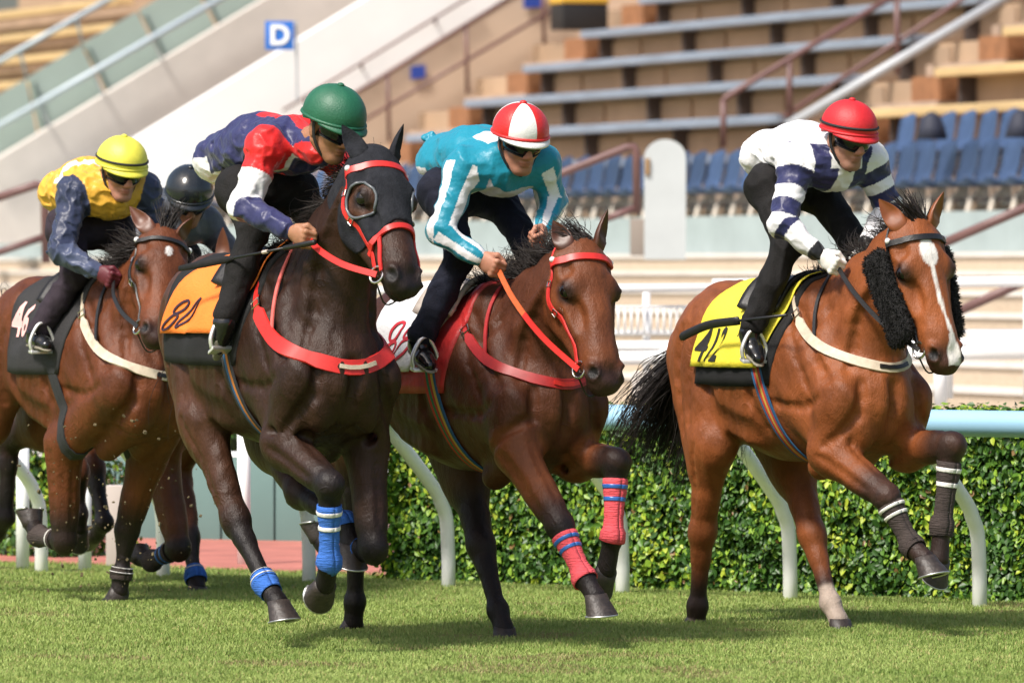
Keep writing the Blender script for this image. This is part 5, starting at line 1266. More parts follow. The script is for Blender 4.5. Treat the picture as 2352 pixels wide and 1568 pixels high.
# ------------------------------------------------------------------ riders
silk_m = mat('racing_silk', attr=True, rough=0.42, spec=0.32, sheen=0.08, bump=0.3, bscale=13, bstretch=(1, 1, 0.5), bdist=0.03, bump2=(0.12, 40, (1, 0.5, 1)))
skin_m = mat('skin', attr=True, rough=0.55, spec=0.4, sss=0.08, bump=0.15, bscale=90, bdist=0.004, var=0.1, vscale=30)
boot_m = mat('boot_leather', (0.011, 0.011, 0.012), rough=0.16, spec=0.6, var=0.3, vscale=20, bump=0.2, bscale=25)
sole_b = mat('boot_sole', (0.22, 0.20, 0.15), rough=0.7, var=0.3, vscale=30)
lens_m = mat('goggle_lens', (0.006, 0.007, 0.012), rough=0.12, spec=0.35, coat=0.25, crough=0.05)
strapb = mat('black_webbing', (0.012, 0.012, 0.013), rough=0.7)
def trouser_mat(name, col): return mat(name, col, rough=0.8, spec=0.25, var=0.3, vscale=14, bump=0.6, bscale=14, bstretch=(1, 1, 0.45), bdist=0.018, bump2=(0.3, 180, (1, 1, 1)))

def add_hand(S, wr, f, side, sc=1.05):
    f = unit(f); u = unit(A(0, 0, 1) - f * f[2]); w = np.cross(u, f) * (1 if np.cross(u, f)[1] * -side > 0 else -1)
    axs = np.stack([f, u, w]); q = lambda a, b, c: wr + sc * (f * a + u * b + w * c)
    S.cone(wr - f * 0.07, wr + f * 0.012, 0.030 * sc, 0.025 * sc, 0.02, w, 0.85)
    S.ell(q(0.048, 0.0, 0.0), sc * A(0.048, 0.040, 0.019), axs, 0.02)
    for i in range(4):
        off = 0.030 - 0.0195 * i; ln = (1.0, 1.08, 1.0, 0.84)[i]
        k1 = q(0.082, off, -0.002); k2 = q(0.082 + 0.022 * ln, off * 0.95, 0.030 * ln); k3 = q(0.082 - 0.012 * ln, off * 0.9, 0.046 * ln); k4 = q(0.066 - 0.012, off * 0.88, 0.028)
        S.cone(k1, k2, 0.0115 * sc, 0.0102 * sc, 0.006); S.cone(k2, k3, 0.0102 * sc, 0.0092 * sc, 0.005); S.cone(k3, k4, 0.0092 * sc, 0.0082 * sc, 0.005)
        S.ball(k1, 0.0125 * sc, 0.008)
    S.cone(q(0.022, 0.026, 0.006), q(0.058, 0.046, 0.024), 0.016 * sc, 0.0125 * sc, 0.012); S.cone(q(0.058, 0.046, 0.024), q(0.086, 0.036, 0.040), 0.0122 * sc, 0.0098 * sc, 0.006)
    return q(0.088, 0, 0.022)

def make_jockey(H, sp):
    fr = H.fr; px = fr.px; J = {}
    for k in ('hip', 'knee', 'ankle', 'ball', 'shoulder', 'elbow', 'wrist'):
        r = px(*sp[k]); J['r_' + k] = r; J['l_' + k] = r * A(1, -1, 1)
    for k, v in sp.get('left', {}).items(): J['l_' + k] = px(*v)
    off = sp.get('shift'); 
    f = fr.vec(unit(sp['face'])); up = unit(A(0, 0, 1) - f * f[2] + fr.vec(sp.get('roll', (0, 0, 0)))); up = unit(up - f * np.dot(up, f)); lf = np.cross(up, f)
    HC = px(*sp['helmet']); K = sp.get('hk', 1.04); SCn = HC - up * 0.042 * K
    hq = lambda x, y_, z: SCn + K * (f * x + lf * y_ + up * z); hax = np.stack([f, lf, up])
    # ---------------- body: head, neck, hands (fine) and limbs under the clothes
    y = A(0, 1, 0)
    nb = lerp(J['r_shoulder'], J['l_shoulder'], 0.5) + A(0.02, 0, 0.05)
    Hd = SDF()
    def E(x, y_, z, r, k=0.015, sub=False): Hd.ell(hq(x, y_, z), K * A(*r), hax, k, sub)
    def Cn(a, b, r1, r2, k=0.015): Hd.cone(hq(*a), hq(*b), r1 * K, r2 * K, k)
    E(-0.005, 0, 0.02, (0.098, 0.078, 0.10)); E(0.022, 0, -0.055, (0.072, 0.062, 0.085), 0.03); E(0.058, 0, -0.128, (0.03, 0.03, 0.024), 0.025)
    for s in (-1, 1):
        Cn((-0.012, s * 0.055, -0.075), (0.052, s * 0.02, -0.128), 0.022, 0.02, 0.025); E(0.062, s * 0.042, -0.048, (0.026, 0.024, 0.022), 0.02)
        E(0.096, s * 0.014, -0.066, (0.013, 0.010, 0.010), 0.008); E(-0.012, s * 0.079, -0.03, (0.022, 0.009, 0.034), 0.008); E(0.092, s * 0.032, -0.012, (0.014, 0.018, 0.012), 0.01, True)
    Cn((0.090, 0, -0.012), (0.112, 0, -0.058), 0.011, 0.0165, 0.012); E(0.082, 0, 0.012, (0.02, 0.05, 0.014), 0.02)
    E(0.083, 0, -0.091, (0.015, 0.026, 0.0075), 0.008); E(0.081, 0, -0.103, (0.0145, 0.022, 0.008), 0.008)
    Hd.cone(hq(-0.02, 0, -0.08), nb - A(0.02, 0, 0.03), 0.056, 0.062, 0.03)
    parts = []
    V, Q = Hd.mesh(0.0042); sk = A(*sp['skin'])
    C = np.tile(sk, (len(V), 1)); rel = (V - SCn) / K; x_, y_, z_ = rel @ f, rel @ lf, rel @ up
    lip = np.exp(-(((z_ + 0.097) / 0.010) ** 2 + (y_ / 0.026) ** 2)) * (x_ > 0.07); C = lerp(C, sk * A(0.85, 0.5, 0.5), lip[:, None] * 0.8)
    stub = sstep(-0.07, -0.10, z_) * (x_ > -0.02) * sp.get('stubble', 0.2); C = lerp(C, sk * 0.55, stub[:, None] * 0.6)
    C = lerp(C, sk * A(1.05, 0.8, 0.75), (np.exp(-((z_ + 0.06) / 0.02) ** 2) * (x_ > 0.09))[:, None] * 0.5)
    hair = ((z_ > -0.055) & (x_ < 0.02) & (np.abs(y_) < 0.072)); C[hair] = A(0.02, 0.014, 0.011)
    parts.append((V, Q, C)); grips = []
    for sd, s in (('r_', -1), ('l_', 1)):
        Sh = SDF(); d = unit(J[sd + 'wrist'] - J[sd + 'elbow']) + A(0.25, 0, -0.1)
        grips.append(add_hand(Sh, J[sd + 'wrist'], d, s)); V, Q = Sh.mesh(0.0038)
        C = np.tile(A(*sp.get('glove', sp['skin'])), (len(V), 1)); parts.append((V, Q, C))
    B = SDF(); mid = lerp(J['r_hip'], J['l_hip'], 0.5)
    B.cone(px(*sp['back']), nb - A(0.03, 0, 0.05), 0.07, 0.065, 0.05, y, 1.2)
    for sd in ('r_', 'l_'):
        B.cone(J[sd + 'shoulder'], J[sd + 'elbow'], 0.04, 0.034, 0.03); B.cone(J[sd + 'elbow'], J[sd + 'wrist'], 0.034, 0.024, 0.02)
        B.cone(lerp(nb, J[sd + 'shoulder'], 0.2), J[sd + 'shoulder'], 0.05, 0.045, 0.03)
        B.cone(J[sd + 'hip'], J[sd + 'knee'], 0.068, 0.05, 0.03); B.cone(J[sd + 'knee'], J[sd + 'ankle'], 0.046, 0.034, 0.02)
    V, Q = B.mesh(0.012); parts.append((V, Q, np.tile(sk, (len(V), 1))))
    b = 0; VV = []; QQ = []; CC = []
    for V, Q, C in parts: VV.append(V); QQ.append(Q + b); CC.append(C); b += len(V)
    me = fast_mesh('person', np.vstack(VV), np.vstack(QQ)); smooth(me); setcol(me, np.clip(np.vstack(CC), 0, 1))
    o = link('person', me, skin_m, None, fr.M); tag(o, sp['label'], 'person', 'jockeys riding'); 
    # ---------------- trousers
    T = SDF()
    T.cone(J['r_hip'], J['l_hip'], 0.092, 0.092, 0.05); T.cone(mid, lerp(mid, px(*sp['back']), 0.5), 0.105, 0.10, 0.05, y, 1.2)
    for sd in ('r_', 'l_'):
        h_, k_, a_ = J[sd + 'hip'], J[sd + 'knee'], J[sd + 'ankle']
        T.ball(h_ + A(-0.02, 0, -0.01), 0.086, 0.06)
        T.cone(h_, k_, 0.086, 0.064, 0.05); T.ball(k_, 0.061, 0.03); T.cone(k_, lerp(k_, a_, 0.4), 0.061, 0.062, 0.03); T.cone(lerp(k_, a_, 0.4), lerp(k_, a_, 0.93), 0.062, sp.get('hem', 0.056) * 0.95, 0.03)
    wr = lambda amp, sc, sd_: (lambda x, y_, z: amp * (0.5 - (1.05 - np.sqrt(vnoise((x, y_, z), sc, sd_) ** 2 + 0.03)) ** 2))
    V, Q = T.mesh(0.0075, 0.03, wr(0.012, 26, sp['seed'])); me = fast_mesh('trousers', V, Q); smooth(me); link('trousers', me, trouser_mat(*sp['trousers']), o)
    # ---------------- jacket
    S = SDF(); sm = lerp(J['r_shoulder'], J['l_shoulder'], 0.5); P0 = px(*sp['back'])
    wm = lerp(P0, sm, 0.5) + A(0, 0, sp.get('arch', 0.03))
    S.cone(P0, wm, 0.118, 0.125, 0.06, y, 1.18, 1.25); S.cone(wm, sm, 0.128, 0.118, 0.06, y, 1.25, 1.3)
    S.cone(sm, nb + A(0.01, 0, 0), 0.11, 0.068, 0.05)
    S.ell(P0 + A(-0.04, 0, -0.01), (0.105, 0.135, 0.092), None, 0.05)
    arm = {}
    for sd, s in (('r_', -1), ('l_', 1)):
        a_, b_, c_ = J[sd + 'shoulder'], J[sd + 'elbow'], J[sd + 'wrist']
        S.ball(a_ + A(0, 0, 0.01), 0.078, 0.06); S.cone(sm + A(0, s * 0.05, -0.01), a_, 0.10, 0.08, 0.05)
        S.cone(a_, b_, 0.076, 0.06, 0.035); S.cone(b_, lerp(b_, c_, 0.86), 0.062, 0.044, 0.03); S.cone(lerp(b_, c_, 0.86), lerp(b_, c_, 0.97), 0.041, 0.035, 0.012); arm[sd] = (a_, b_, c_)
    S.cone(hq(-0.03, 0, -0.125), nb - A(0.01, 0, 0.03), 0.068, 0.082, 0.03)                    # collar
    if sp.get('knot'): S.cone(P0 + A(-0.09, -0.02, 0.06), P0 + A(-0.115, -0.03, 0.105), 0.022, 0.017, 0.03); S.ball(P0 + A(-0.13, -0.05, 0.095), 0.017, 0.012)
    V, Q = S.mesh(0.0056, 0.03, (lambda x, y_, z: wr(0.017, 22, sp['seed'] + 4)(x, y_, z) + wr(0.003, 70, sp['seed'] + 9)(x, y_ * 0.6, z)))
    C = np.zeros((len(V), 3)); ax = sm - P0; tt = (V - P0) @ ax / np.dot(ax, ax); chn = unit(np.cross(y, unit(ax))); chn = chn if chn[2] < 0 else -chn
    info = dict(tt=tt, y=V[:, 1], fr=(V - sm) @ chn, ta=np.full(len(V), -1.0), side=np.sign(V[:, 1]), ang=np.zeros(len(V)), V=V)
    dt = np.full(len(V), 9.0); TT = SDF(); TT.p = S.p[:2]; dtor = np.minimum(SDF.dist(S.p[0], *V.T), SDF.dist(S.p[1], *V.T))
    for sd, s in (('r_', -1), ('l_', 1)):
        a_, b_, c_ = arm[sd]
        for i, (p0, p1) in enumerate(((a_, b_), (b_, c_))):
            v = p1 - p0; t_ = np.clip((V - p0) @ v / np.dot(v, v), 0 if i else -0.4, 1); dd = np.linalg.norm(V - p0 - np.clip(t_, 0, 1)[:, None] * v, axis=1)
            ra = 0.074 - 0.014 * np.clip(t_, 0, 1) if i == 0 else 0.060 - 0.018 * t_
            da = dd - ra + (0.05 * np.clip(-t_ * 3, 0, 1) if i == 0 else 0); mk = (da < dt) & (da < dtor + 0.004) & (V[:, 1] * s > 0.02)
            ref = unit(A(0, s, 0) - v * v[1] * s / np.dot(v, v)); fw = np.cross(unit(v), ref)
            rel = V - p0; an = np.arctan2(rel @ fw, rel @ ref)
            info['ta'][mk] = (i + t_)[mk]; info['ang'][mk] = an[mk] * s; dt[mk] = da[mk]
    C = sp['silks'](info); me = fast_mesh('jacket', V, Q); smooth(me); setcol(me, np.clip(C, 0, 1)); jk = link('jacket', me, silk_m, o)
    # ---------------- boots
    feet = []
    for sd in ('r_', 'l_'):
        a_, bl = J[sd + 'ankle'], J[sd + 'ball']; d = unit((bl - a_) * A(1, 1, 0.55)); hl = a_ - d * 0.045 + A(0, 0, -0.075); k_ = J[sd + 'knee']
        Bt = SDF(); Bt.cone(lerp(a_, k_, 0.28), a_, 0.047, 0.042, 0.02); Bt.cone(a_ + A(0, 0, -0.01), lerp(hl, bl, 0.55) + A(0, 0, 0.02), 0.045, 0.038, 0.03)
        Bt.cone(hl + A(0, 0, 0.022), bl, 0.036, 0.040, 0.02, A(0, 0, 1), 0.8); Bt.cone(bl, bl + d * 0.055 + A(0, 0, 0.004), 0.040, 0.030, 0.02, A(0, 0, 1), 0.8)
        V, Q = Bt.mesh(0.006); me = fast_mesh('boot', V, Q); smooth(me); bo = link('boot', me, boot_m, o)
        Sb = SDF(); Sb.cone(hl + A(0, 0, -0.004), bl - A(0, 0, 0.028), 0.036, 0.041, 0.02, A(0, 0, 1), 0.28); Sb.cone(bl - A(0, 0, 0.028), bl + d * 0.06 - A(0, 0, 0.018), 0.041, 0.028, 0.02, A(0, 0, 1), 0.28)
        V, Q = Sb.mesh(0.006); me = fast_mesh('sole', V, Q); smooth(me); link('sole', me, sole_b, bo)
        feet.append((bl - A(0, 0, 0.045), unit(d * A(1, 1, 0.3))))
    # ---------------- helmet
    R = K * A(0.138, 0.116, 0.118); c0 = hq(0.004, 0, 0.031)
    def dome(th, ph, g=1.0):
        return c0 + g * (f * R[0] * math.sin(th) * math.cos(ph) + lf * R[1] * math.sin(th) * math.sin(ph) + up * R[2] * math.cos(th))
    cols = sp['helm']; m = MB(); nph = 48; nth = 14
    for j in range(nph):
        for i in range(nth):
            q = []
            for (ii, jj) in ((i, j), (i + 1, j), (i + 1, j + 1), (i, j + 1)):
                ph = 2 * math.pi * jj / nph; lim = math.radians(100 + 14 * max(0, -math.cos(ph)) ** 1); seam = 1.0 + 0.012 * (1 - abs(((jj / 6.0) % 1) * 2 - 1)) * math.sin(math.pi * min(1, ii / nth))
                q.append(dome(lim * ii / nth, ph, seam))
            m.mi = sp['panel'](2 * math.pi * (j + 0.5) / nph); m.add(q, [(0, 1, 2, 3)])
    me = m.mesh('helmet'); bm = bmesh.new(); bm.from_mesh(me); bmesh.ops.remove_doubles(bm, verts=bm.verts, dist=1e-5); bmesh.ops.recalc_face_normals(bm, faces=bm.faces); bm.to_mesh(me); bm.free()
    smooth(me); ho = link('helmet', me, cols, o); 
    for mm in cols[len(me.materials):]: pass
    me.polygons.foreach_set('material_index', np.array(m.m, np.int32)[:len(me.polygons)])
    m = MB(); m.sphere(dome(0, 0, 1.015), (0.016, 0.016, 0.009), 10, 6, hax); m.build('button', cols[0], ho, sm=True)
    m = MB(); th = math.radians(97); m.tube([dome(th, ph, 1.01) for ph in np.linspace(0, 2 * math.pi, 49)[:-1]], 0.0075, 6, closed=True); m.build('rim', sp.get('rimmat', cols[0]), ho, sm=True)
    m = MB(); rows = []
    for g, dz in ((1.0, 0.0), (1.06, -0.008), (1.13, -0.018), (1.17, -0.026)):
        rows.append([dome(th, ph, 1.0) + (f * math.cos(ph) * R[0] + lf * math.sin(ph) * R[1] * 0.7) * (g - 1) * max(0, math.cos(ph) ** 1.0) + up * dz * max(0, math.cos(ph)) for ph in np.linspace(-1.25, 1.25, 17)])
    m.grid(np.array(rows), 0.007, np.tile(up, (4, 17, 1))); m.build('peak', sp.get('peakmat', cols[0]), ho, sm=True)
    if sp.get('band'):
        m = MB(); th2 = math.radians(84); m.tube([dome(th2, ph, 1.012) for ph in np.linspace(0, 2 * math.pi, 49)[:-1]], 0.006, 6, closed=True); m.build('helmet_band', strapb, ho, sm=True)
    # ---------------- goggles and chin strap
    g = MB(); rows = []
    for z, rr in ((0.012, 1.04), (-0.002, 1.10), (-0.022, 1.12), (-0.040, 1.08), (-0.054, 0.97)):
        rows.append([hq(0.020 + 0.086 * rr * math.cos(a_), 0.086 * rr * math.sin(a_), z - 0.012 * (math.cos(2 * a_) - 0.2) * (z < -0.02)) for a_ in np.linspace(-1.35, 1.35, 19)])
    rows = np.array(rows); nn = rows - SCn; nn /= np.linalg.norm(nn, axis=2, keepdims=True); g.grid(rows, 0.006, nn); go = g.build('goggles', lens_m, o, sm=True)
    m = MB(); m.tube([rows[0][j] + nn[0][j] * 0.001 for j in range(19)], 0.005, 6); m.tube([rows[-1][j] for j in range(19)], 0.0035, 6); m.build('goggle_frame', strapb, go, sm=True)
    m = MB()
    for s in (-1, 1): m.ribbon(spline([hq(0.0, s * 0.092, -0.0), hq(0.01, s * 0.083, -0.06), hq(0.035, s * 0.052, -0.12), hq(0.055, 0, -0.155)], 10), (lf * s + f * 0.3), 0.007, 0.003)
    m.build('chin_strap', strapb, ho)
    return dict(obj=o, J=J, grips=grips, feet=feet, hq=hq)

WHITE = A(0.74, 0.73, 0.74); NAVY = A(0.024, 0.026, 0.085); TEAL = A(0.008, 0.215, 0.31); RED = A(0.60, 0.018, 0.018); GOLD = A(0.68, 0.37, 0.042)
def silks4(i):
    n = len(i['tt']); C = np.tile(WHITE, (n, 1)); a = i['ta']; arm = a >= -0.5
    nav = (~arm) & (np.abs(np.abs(i['y']) - 0.115) < 0.034) & (i['tt'] > 0.62) & (i['fr'] > -0.085)
    nav |= (~arm) & (i['fr'] > 0.02) & (np.abs(np.abs(i['y']) - 0.085) < 0.04) & (i['tt'] > 0.45)
    hoop = arm & (((a > 0.16) & (a < 0.44)) | ((a > 0.66) & (a < 0.92)) | ((a > 1.04) & (a < 1.24)))
    C[nav | hoop] = NAVY; C[arm & (a > 1.82)] = A(0.012, 0.012, 0.013); return C
def silks3(i):
    n = len(i['tt']); C = np.tile(TEAL, (n, 1)); a = i['ta']; arm = a >= -0.5
    C[arm & (np.cos(i['ang'] * 4.0 - 0.6) > 0.15) & (a > 0.0)] = WHITE * 0.97
    C[(~arm) & (i['tt'] < 0.05) & (i['fr'] > 0.04)] = WHITE * 0.9
    C[(~arm) & (i['fr'] > 0.035) & (np.abs(i['y']) < 0.115) & (i['tt'] > 0.72) & (i['tt'] < 1.2)] = A(0.50, 0.48, 0.50)
    C[(~arm) & (i['fr'] < -0.03) & (np.abs(i['y']) < 0.09) & (i['tt'] > 0.75) & (i['tt'] < 1.05)] = WHITE; return C
def silks2(i):
    n = len(i['tt']); C = np.tile(NAVY * 1.15, (n, 1)); a = i['ta']; arm = a >= -0.5
    C[arm & (a < 0.46)] = RED; C[arm & (a >= 0.46) & (a < 1.02)] = WHITE
    C[(~arm) & (i['fr'] > 0.02) & (np.abs(i['y'] + 0.09) < 0.022)] = WHITE * 0.9; C[(~arm) & (i['fr'] > 0.05) & (np.abs(i['y']) < 0.05) & (i['tt'] < 0.95)] = RED
    C[(~arm) & (i['fr'] < -0.05) & (np.abs(i['y']) < 0.05) & (i['tt'] > 0.6)] = RED
    C[(~arm) & (i['tt'] < 0.10) & (i['fr'] > 0.0)] = WHITE; return C
def silks1(i):
    n = len(i['tt']); C = np.tile(GOLD, (n, 1)); a = i['ta']; arm = a >= -0.5
    C[arm] = A(0.028, 0.036, 0.075); C[arm & (a > 1.0)] = A(0.055, 0.07, 0.13)
    C[(~arm) & (i['fr'] < -0.04) & (np.abs(i['y'] + 0.1 - 0.5 * (i['tt'] - 0.6)) < 0.035) & (i['tt'] > 0.2) & (i['tt'] < 0.9)] = WHITE; return C
def silks0(i):
    n = len(i['tt']); C = np.tile(A(0.06, 0.065, 0.075), (n, 1)); C[(i['tt'] > 0.72) & (i['tt'] < 0.84) & (i['fr'] > 0)] = A(0.01, 0.14, 0.6)
    C[i['ta'] > 0.3] = A(0.05, 0.05, 0.06); return C

cap = lambda n, c, r=0.55: mat('cap_' + n, c, rough=r, var=0.12, vscale=18, bump=0.2, bscale=120)
capred = cap('red', (0.56, 0.014, 0.02)); capwhite = cap('white', (0.74, 0.73, 0.71), 0.4); capgreen = cap('green', (0.012, 0.105, 0.052), 0.5); capyellow = cap('yellow', (0.72, 0.66, 0.07), 0.5)
capblack = mat('cap_black', (0.014, 0.017, 0.02), rough=0.22, spec=0.6, var=0.4, vscale=12, bump=0.15, bscale=30)
capred2 = cap('scarlet', (0.60, 0.022, 0.02), 0.4)
one = lambda ph: 0
J4 = make_jockey(H4, dict(seed=1, label='jockey in white silks with navy hoops and a plain red cap', helmet=(Z(7, 925, 168), 0.0), face=(0.50, -0.80, -0.20), skin=(0.40, 0.20, 0.135), stubble=0.9, glove=(0.74, 0.71, 0.66),
    back=(Z(7, 530, 330), 0.0), hip=(Z(7, 505, 490), -0.13), knee=(Z(7, 600, 815), -0.165), ankle=(Z(7, 408, 1250), -0.32), ball=(Z(7, 430, 1345), -0.325), shoulder=(Z(7, 650, 375), -0.17), elbow=(Z(7, 578, 690), -0.30), wrist=(Z(7, 775, 850), -0.20),
    left=dict(knee=(Z(7, 950, 780), 0.18), elbow=(Z(7, 1130, 590), 0.27), wrist=(Z(7, 1010, 830), 0.10), shoulder=(Z(7, 1020, 360), 0.17)),
    trousers=('black_trousers', (0.010, 0.009, 0.009)), silks=silks4, helm=[capred], panel=one, band=True, hem=0.062))
J3 = make_jockey(H3, dict(seed=2, label='jockey in teal silks with white striped sleeves and quartered cap', helmet=(Z(5, 735, 185), 0.0), face=(0.38, -0.86, -0.24), skin=(0.42, 0.19, 0.12), stubble=0.5,
    back=(Z(5, 370, 350), 0.0), hip=(Z(5, 325, 520), -0.13), knee=(Z(5, 425, 850), -0.165), ankle=(Z(5, 205, 1300), -0.32), ball=(Z(5, 235, 1390), -0.325), shoulder=(Z(5, 440, 400), -0.17), elbow=(Z(5, 320, 735), -0.30), wrist=(Z(5, 520, 868), -0.20),
    left=dict(knee=(Z(5, 770, 790), 0.18), elbow=(Z(5, 900, 570), 0.26), wrist=(Z(5, 850, 720), 0.12), shoulder=(Z(5, 835, 380), 0.17)),
    trousers=('navy_trousers', (0.008, 0.0095, 0.021)), silks=silks3, helm=[capred2, capwhite], panel=lambda ph: 1 if int(((ph + math.radians(54)) % (2 * math.pi)) / (math.pi / 3)) % 2 == 0 else 0, peakmat=capwhite, rimmat=capred2, knot=True, hem=0.068))
J2 = make_jockey(H2, dict(seed=3, label='jockey in navy silks with a red shoulder and dark green cap', helmet=(Z(3, 950, 215), 0.0), face=(0.62, -0.70, -0.32), skin=(0.33, 0.155, 0.085), hk=1.1,
    back=(Z(3, 370, 470), 0.0), hip=(Z(3, 435, 640), -0.13), knee=(Z(3, 510, 870), -0.165), ankle=(Z(3, 350, 1360), -0.32), ball=(Z(3, 335, 1450), -0.325), shoulder=(Z(3, 580, 410), -0.17), elbow=(Z(3, 455, 735), -0.30), wrist=(Z(3, 715, 868), -0.20),
    left=dict(knee=(Z(3, 830, 800), 0.18), shoulder=(Z(3, 890, 380), 0.17)),
    trousers=('black_trousers', (0.010, 0.009, 0.009)), silks=silks2, helm=[capgreen], panel=one, hem=0.06))
J1 = make_jockey(H1, dict(seed=4, label='jockey in gold silks with navy sleeves and a yellow cap', helmet=(Z(1, 682, 215), 0.0), face=(0.42, -0.82, -0.24), skin=(0.45, 0.21, 0.15), glove=(0.10, 0.012, 0.02),
    back=(Z(1, 390, 400), 0.0), hip=(Z(1, 375, 600), -0.13), knee=(Z(1, 425, 860), -0.165), ankle=(Z(1, 205, 1190), -0.32), ball=(Z(1, 235, 1240), -0.325), shoulder=(Z(1, 420, 415), -0.17), elbow=(Z(1, 340, 735), -0.30), wrist=(Z(1, 545, 850), -0.20),
    left=dict(knee=(Z(1, 720, 760), 0.18), shoulder=(Z(1, 800, 400), 0.17)),
    trousers=('aubergine_trousers', (0.03, 0.021, 0.03)), silks=silks1, helm=[capyellow], panel=one, band=True, hem=0.062))
J0 = make_jockey(H0, dict(seed=5, label='jockey in a grey vest and shiny black helmet behind the others', helmet=(Z(1, 1062, 375), 0.0), face=(0.15, -0.88, -0.45), skin=(0.27, 0.12, 0.065),
    back=((318, 505), 0.0), hip=((312, 585), -0.13), knee=((332, 690), -0.165), ankle=((245, 825), -0.32), ball=((258, 845), -0.325), shoulder=((336, 513), -0.17), elbow=((308, 600), -0.30), wrist=((385, 650), -0.2),
    trousers=('black_trousers', (0.010, 0.009, 0.009)), silks=silks0, helm=[capblack], panel=one))
for n_, j_, h_ in (('J4', J4, H4), ('J3', J3, H3), ('J2', J2, H2), ('J1', J1, H1)):
    q = j_['J']; dd = lambda a, b: round(float(np.linalg.norm(q[a] - q[b])), 2)
    print('JOCK', n_, 'torso', dd('r_hip', 'r_shoulder'), 'uarm', dd('r_shoulder', 'r_elbow'), 'farm', dd('r_elbow', 'r_wrist'), 'thigh', dd('r_hip', 'r_knee'), 'shin', dd('r_knee', 'r_ankle'), dd('l_shoulder', 'l_elbow'), dd('l_elbow', 'l_wrist'), dd('l_hip', 'l_knee'), dd('l_knee', 'l_ankle'))
# ------------------------------------------------------------------ tack on the horses
def tack(H, J, pads, girthlab, saddlelab, x_front=0.0, flap=black_l, seat=black_l):
    sd = saddle(H, saddlelab, flap, seat)
    for side, ft, g in ((-1, J['feet'][0], 'r_'), (1, J['feet'][1], 'l_')):
        top = A(-0.16, side * 0.24, -0.22); stirrup(sd, H, ft, top, side)
xf = lambda a, b: (lambda t: lerp(a, b, t)); PH = math.radians(108)
web = [mat('web_blue', (0.02, 0.09, 0.2), rough=0.8), mat('web_red', (0.45, 0.04, 0.02), rough=0.8), mat('web_yellow', (0.55, 0.33, 0.05), rough=0.8), mat('web_red', ()), mat('web_blue', ())]
webdk = [mat('web_dark', (0.02, 0.02, 0.022), rough=0.8), mat('web_orange', (0.5, 0.16, 0.02), rough=0.8), mat('web_blue', ()), mat('web_dark', ())]
webgr = [mat('web_blue', ()), mat('web_yellow', ()), mat('web_red', ()), mat('web_green', (0.03, 0.16, 0.07), rough=0.8), mat('web_red', ())]
webbk = [mat('web_dark', ())] * 2
yel = mat('yellow_cloth', (0.78, 0.66, 0.04), rough=0.75, var=0.08, vscale=10, bump=0.3, bscale=90)
ora = mat('orange_cloth', (0.86, 0.20, 0.022), rough=0.7, var=0.08, vscale=10, bump=0.3, bscale=90)
whc = mat('white_cloth', (0.72, 0.72, 0.74), rough=0.75, var=0.1, vscale=10, bump=0.3, bscale=90)
bkc = mat('charcoal_cloth', (0.018, 0.017, 0.018), rough=0.8, var=0.2, vscale=14, bump=0.3, bscale=120)
redpad = mat('red_pad', (0.40, 0.02, 0.02), rough=0.5, var=0.3, vscale=12, bump=0.4, bscale=30)
blupad = mat('blue_pad', (0.012, 0.02, 0.12), rough=0.7)
greyfl = mat('grey_saddle_leather', (0.42, 0.36, 0.31), rough=0.6, var=0.3, vscale=10)
ink = mat('black_print', (0.01, 0.01, 0.01), rough=0.8); inkr = mat('red_print', (0.5, 0.015, 0.03), rough=0.7); inkp = mat('pink_print', (0.75, 0.42, 0.40), rough=0.8); inkn = mat('navy_print', (0.03, 0.012, 0.03), rough=0.8)
# 412
cloth(H4, 'saddle_pad', xf(0.07, -0.05), xf(-0.72, -0.80), PH, 0.010, 0.02, blackcloth, 'black padded saddle pad under the yellow number cloth', 'saddle pad', 'saddle pads')
o, G, N = cloth(H4, 'number_cloth', xf(0.03, -0.11), xf(-0.64, -0.83), math.radians(92), 0.026, 0.004, yel, 'yellow number cloth printed 412 under the rider in white', 'saddle cloth', 'number cloths', ruf=0.006)
number('412', G, N, 0.03, 0.46, 0.60, 0.95, ink, o, 0.014)
tack(H4, J4, None, '', 'black racing saddle on the yellow number cloth')
girth(H4, -0.16, 0.02, 'blue red and yellow striped girth on the bright bay horse', web)
breast(H4, -0.37, -0.05, math.radians(128), cream_s, 'cream breast collar across the chest of the bright bay horse', neckstrap=black_l, pad=black_l)
bridle(H4, black_l, 'black bridle with fluffy black sheepskin cheek pieces', rein_m=black_l, hands=J4['grips'], brow_w=0.014)
br4 = bpy.context.scene.objects  # sheepskin rolls
fleece = mat('black_fleece', (0.010, 0.009, 0.009), rough=0.95, var=0.5, vscale=60, bump=1.0, bscale=130, bdist=0.03)
def fleece_roll(H, s, root):
    S = SDF(); hp = H.hp
    S.cone(hp(0.13, s * 0.118, -0.135), hp(0.41, s * 0.094, -0.125), 0.055, 0.055, 0.02, H.sd, 0.66); S.cone(hp(0.13, s * 0.118, -0.19), hp(0.41, s * 0.094, -0.18), 0.055, 0.055, 0.02, H.sd, 0.66)
    V, Q = S.mesh(0.006, 0.03, lambda x, y, z: 0.006 * np.sin(x * 330 + 3 * np.sin(y * 170)) * np.sin(y * 310 + 2 * np.sin(z * 190)) * np.sin(z * 350))
    me = fast_mesh('sheepskin_cheek_roll', V, Q); smooth(me); r = np.random.default_rng(3)
    o = link('sheepskin_cheek_roll', me, fleece, root)
    Nv = vnormals(V, Q); ids = r.choice(len(V), 2600); 
    strands('fleece_tufts', V[ids], Nv[ids] + r.normal(size=(2600, 3)) * 0.35, r.uniform(0.008, 0.018, 2600), 0.0016, o, 5, A(0, 0, 0), curl=1.2, seg=3, material=fleece)
_b4 = [q for q in COL.objects if q.name == 'bridle'][-1]
for s in (-1, 1): fleece_roll(H4, s, _b4)
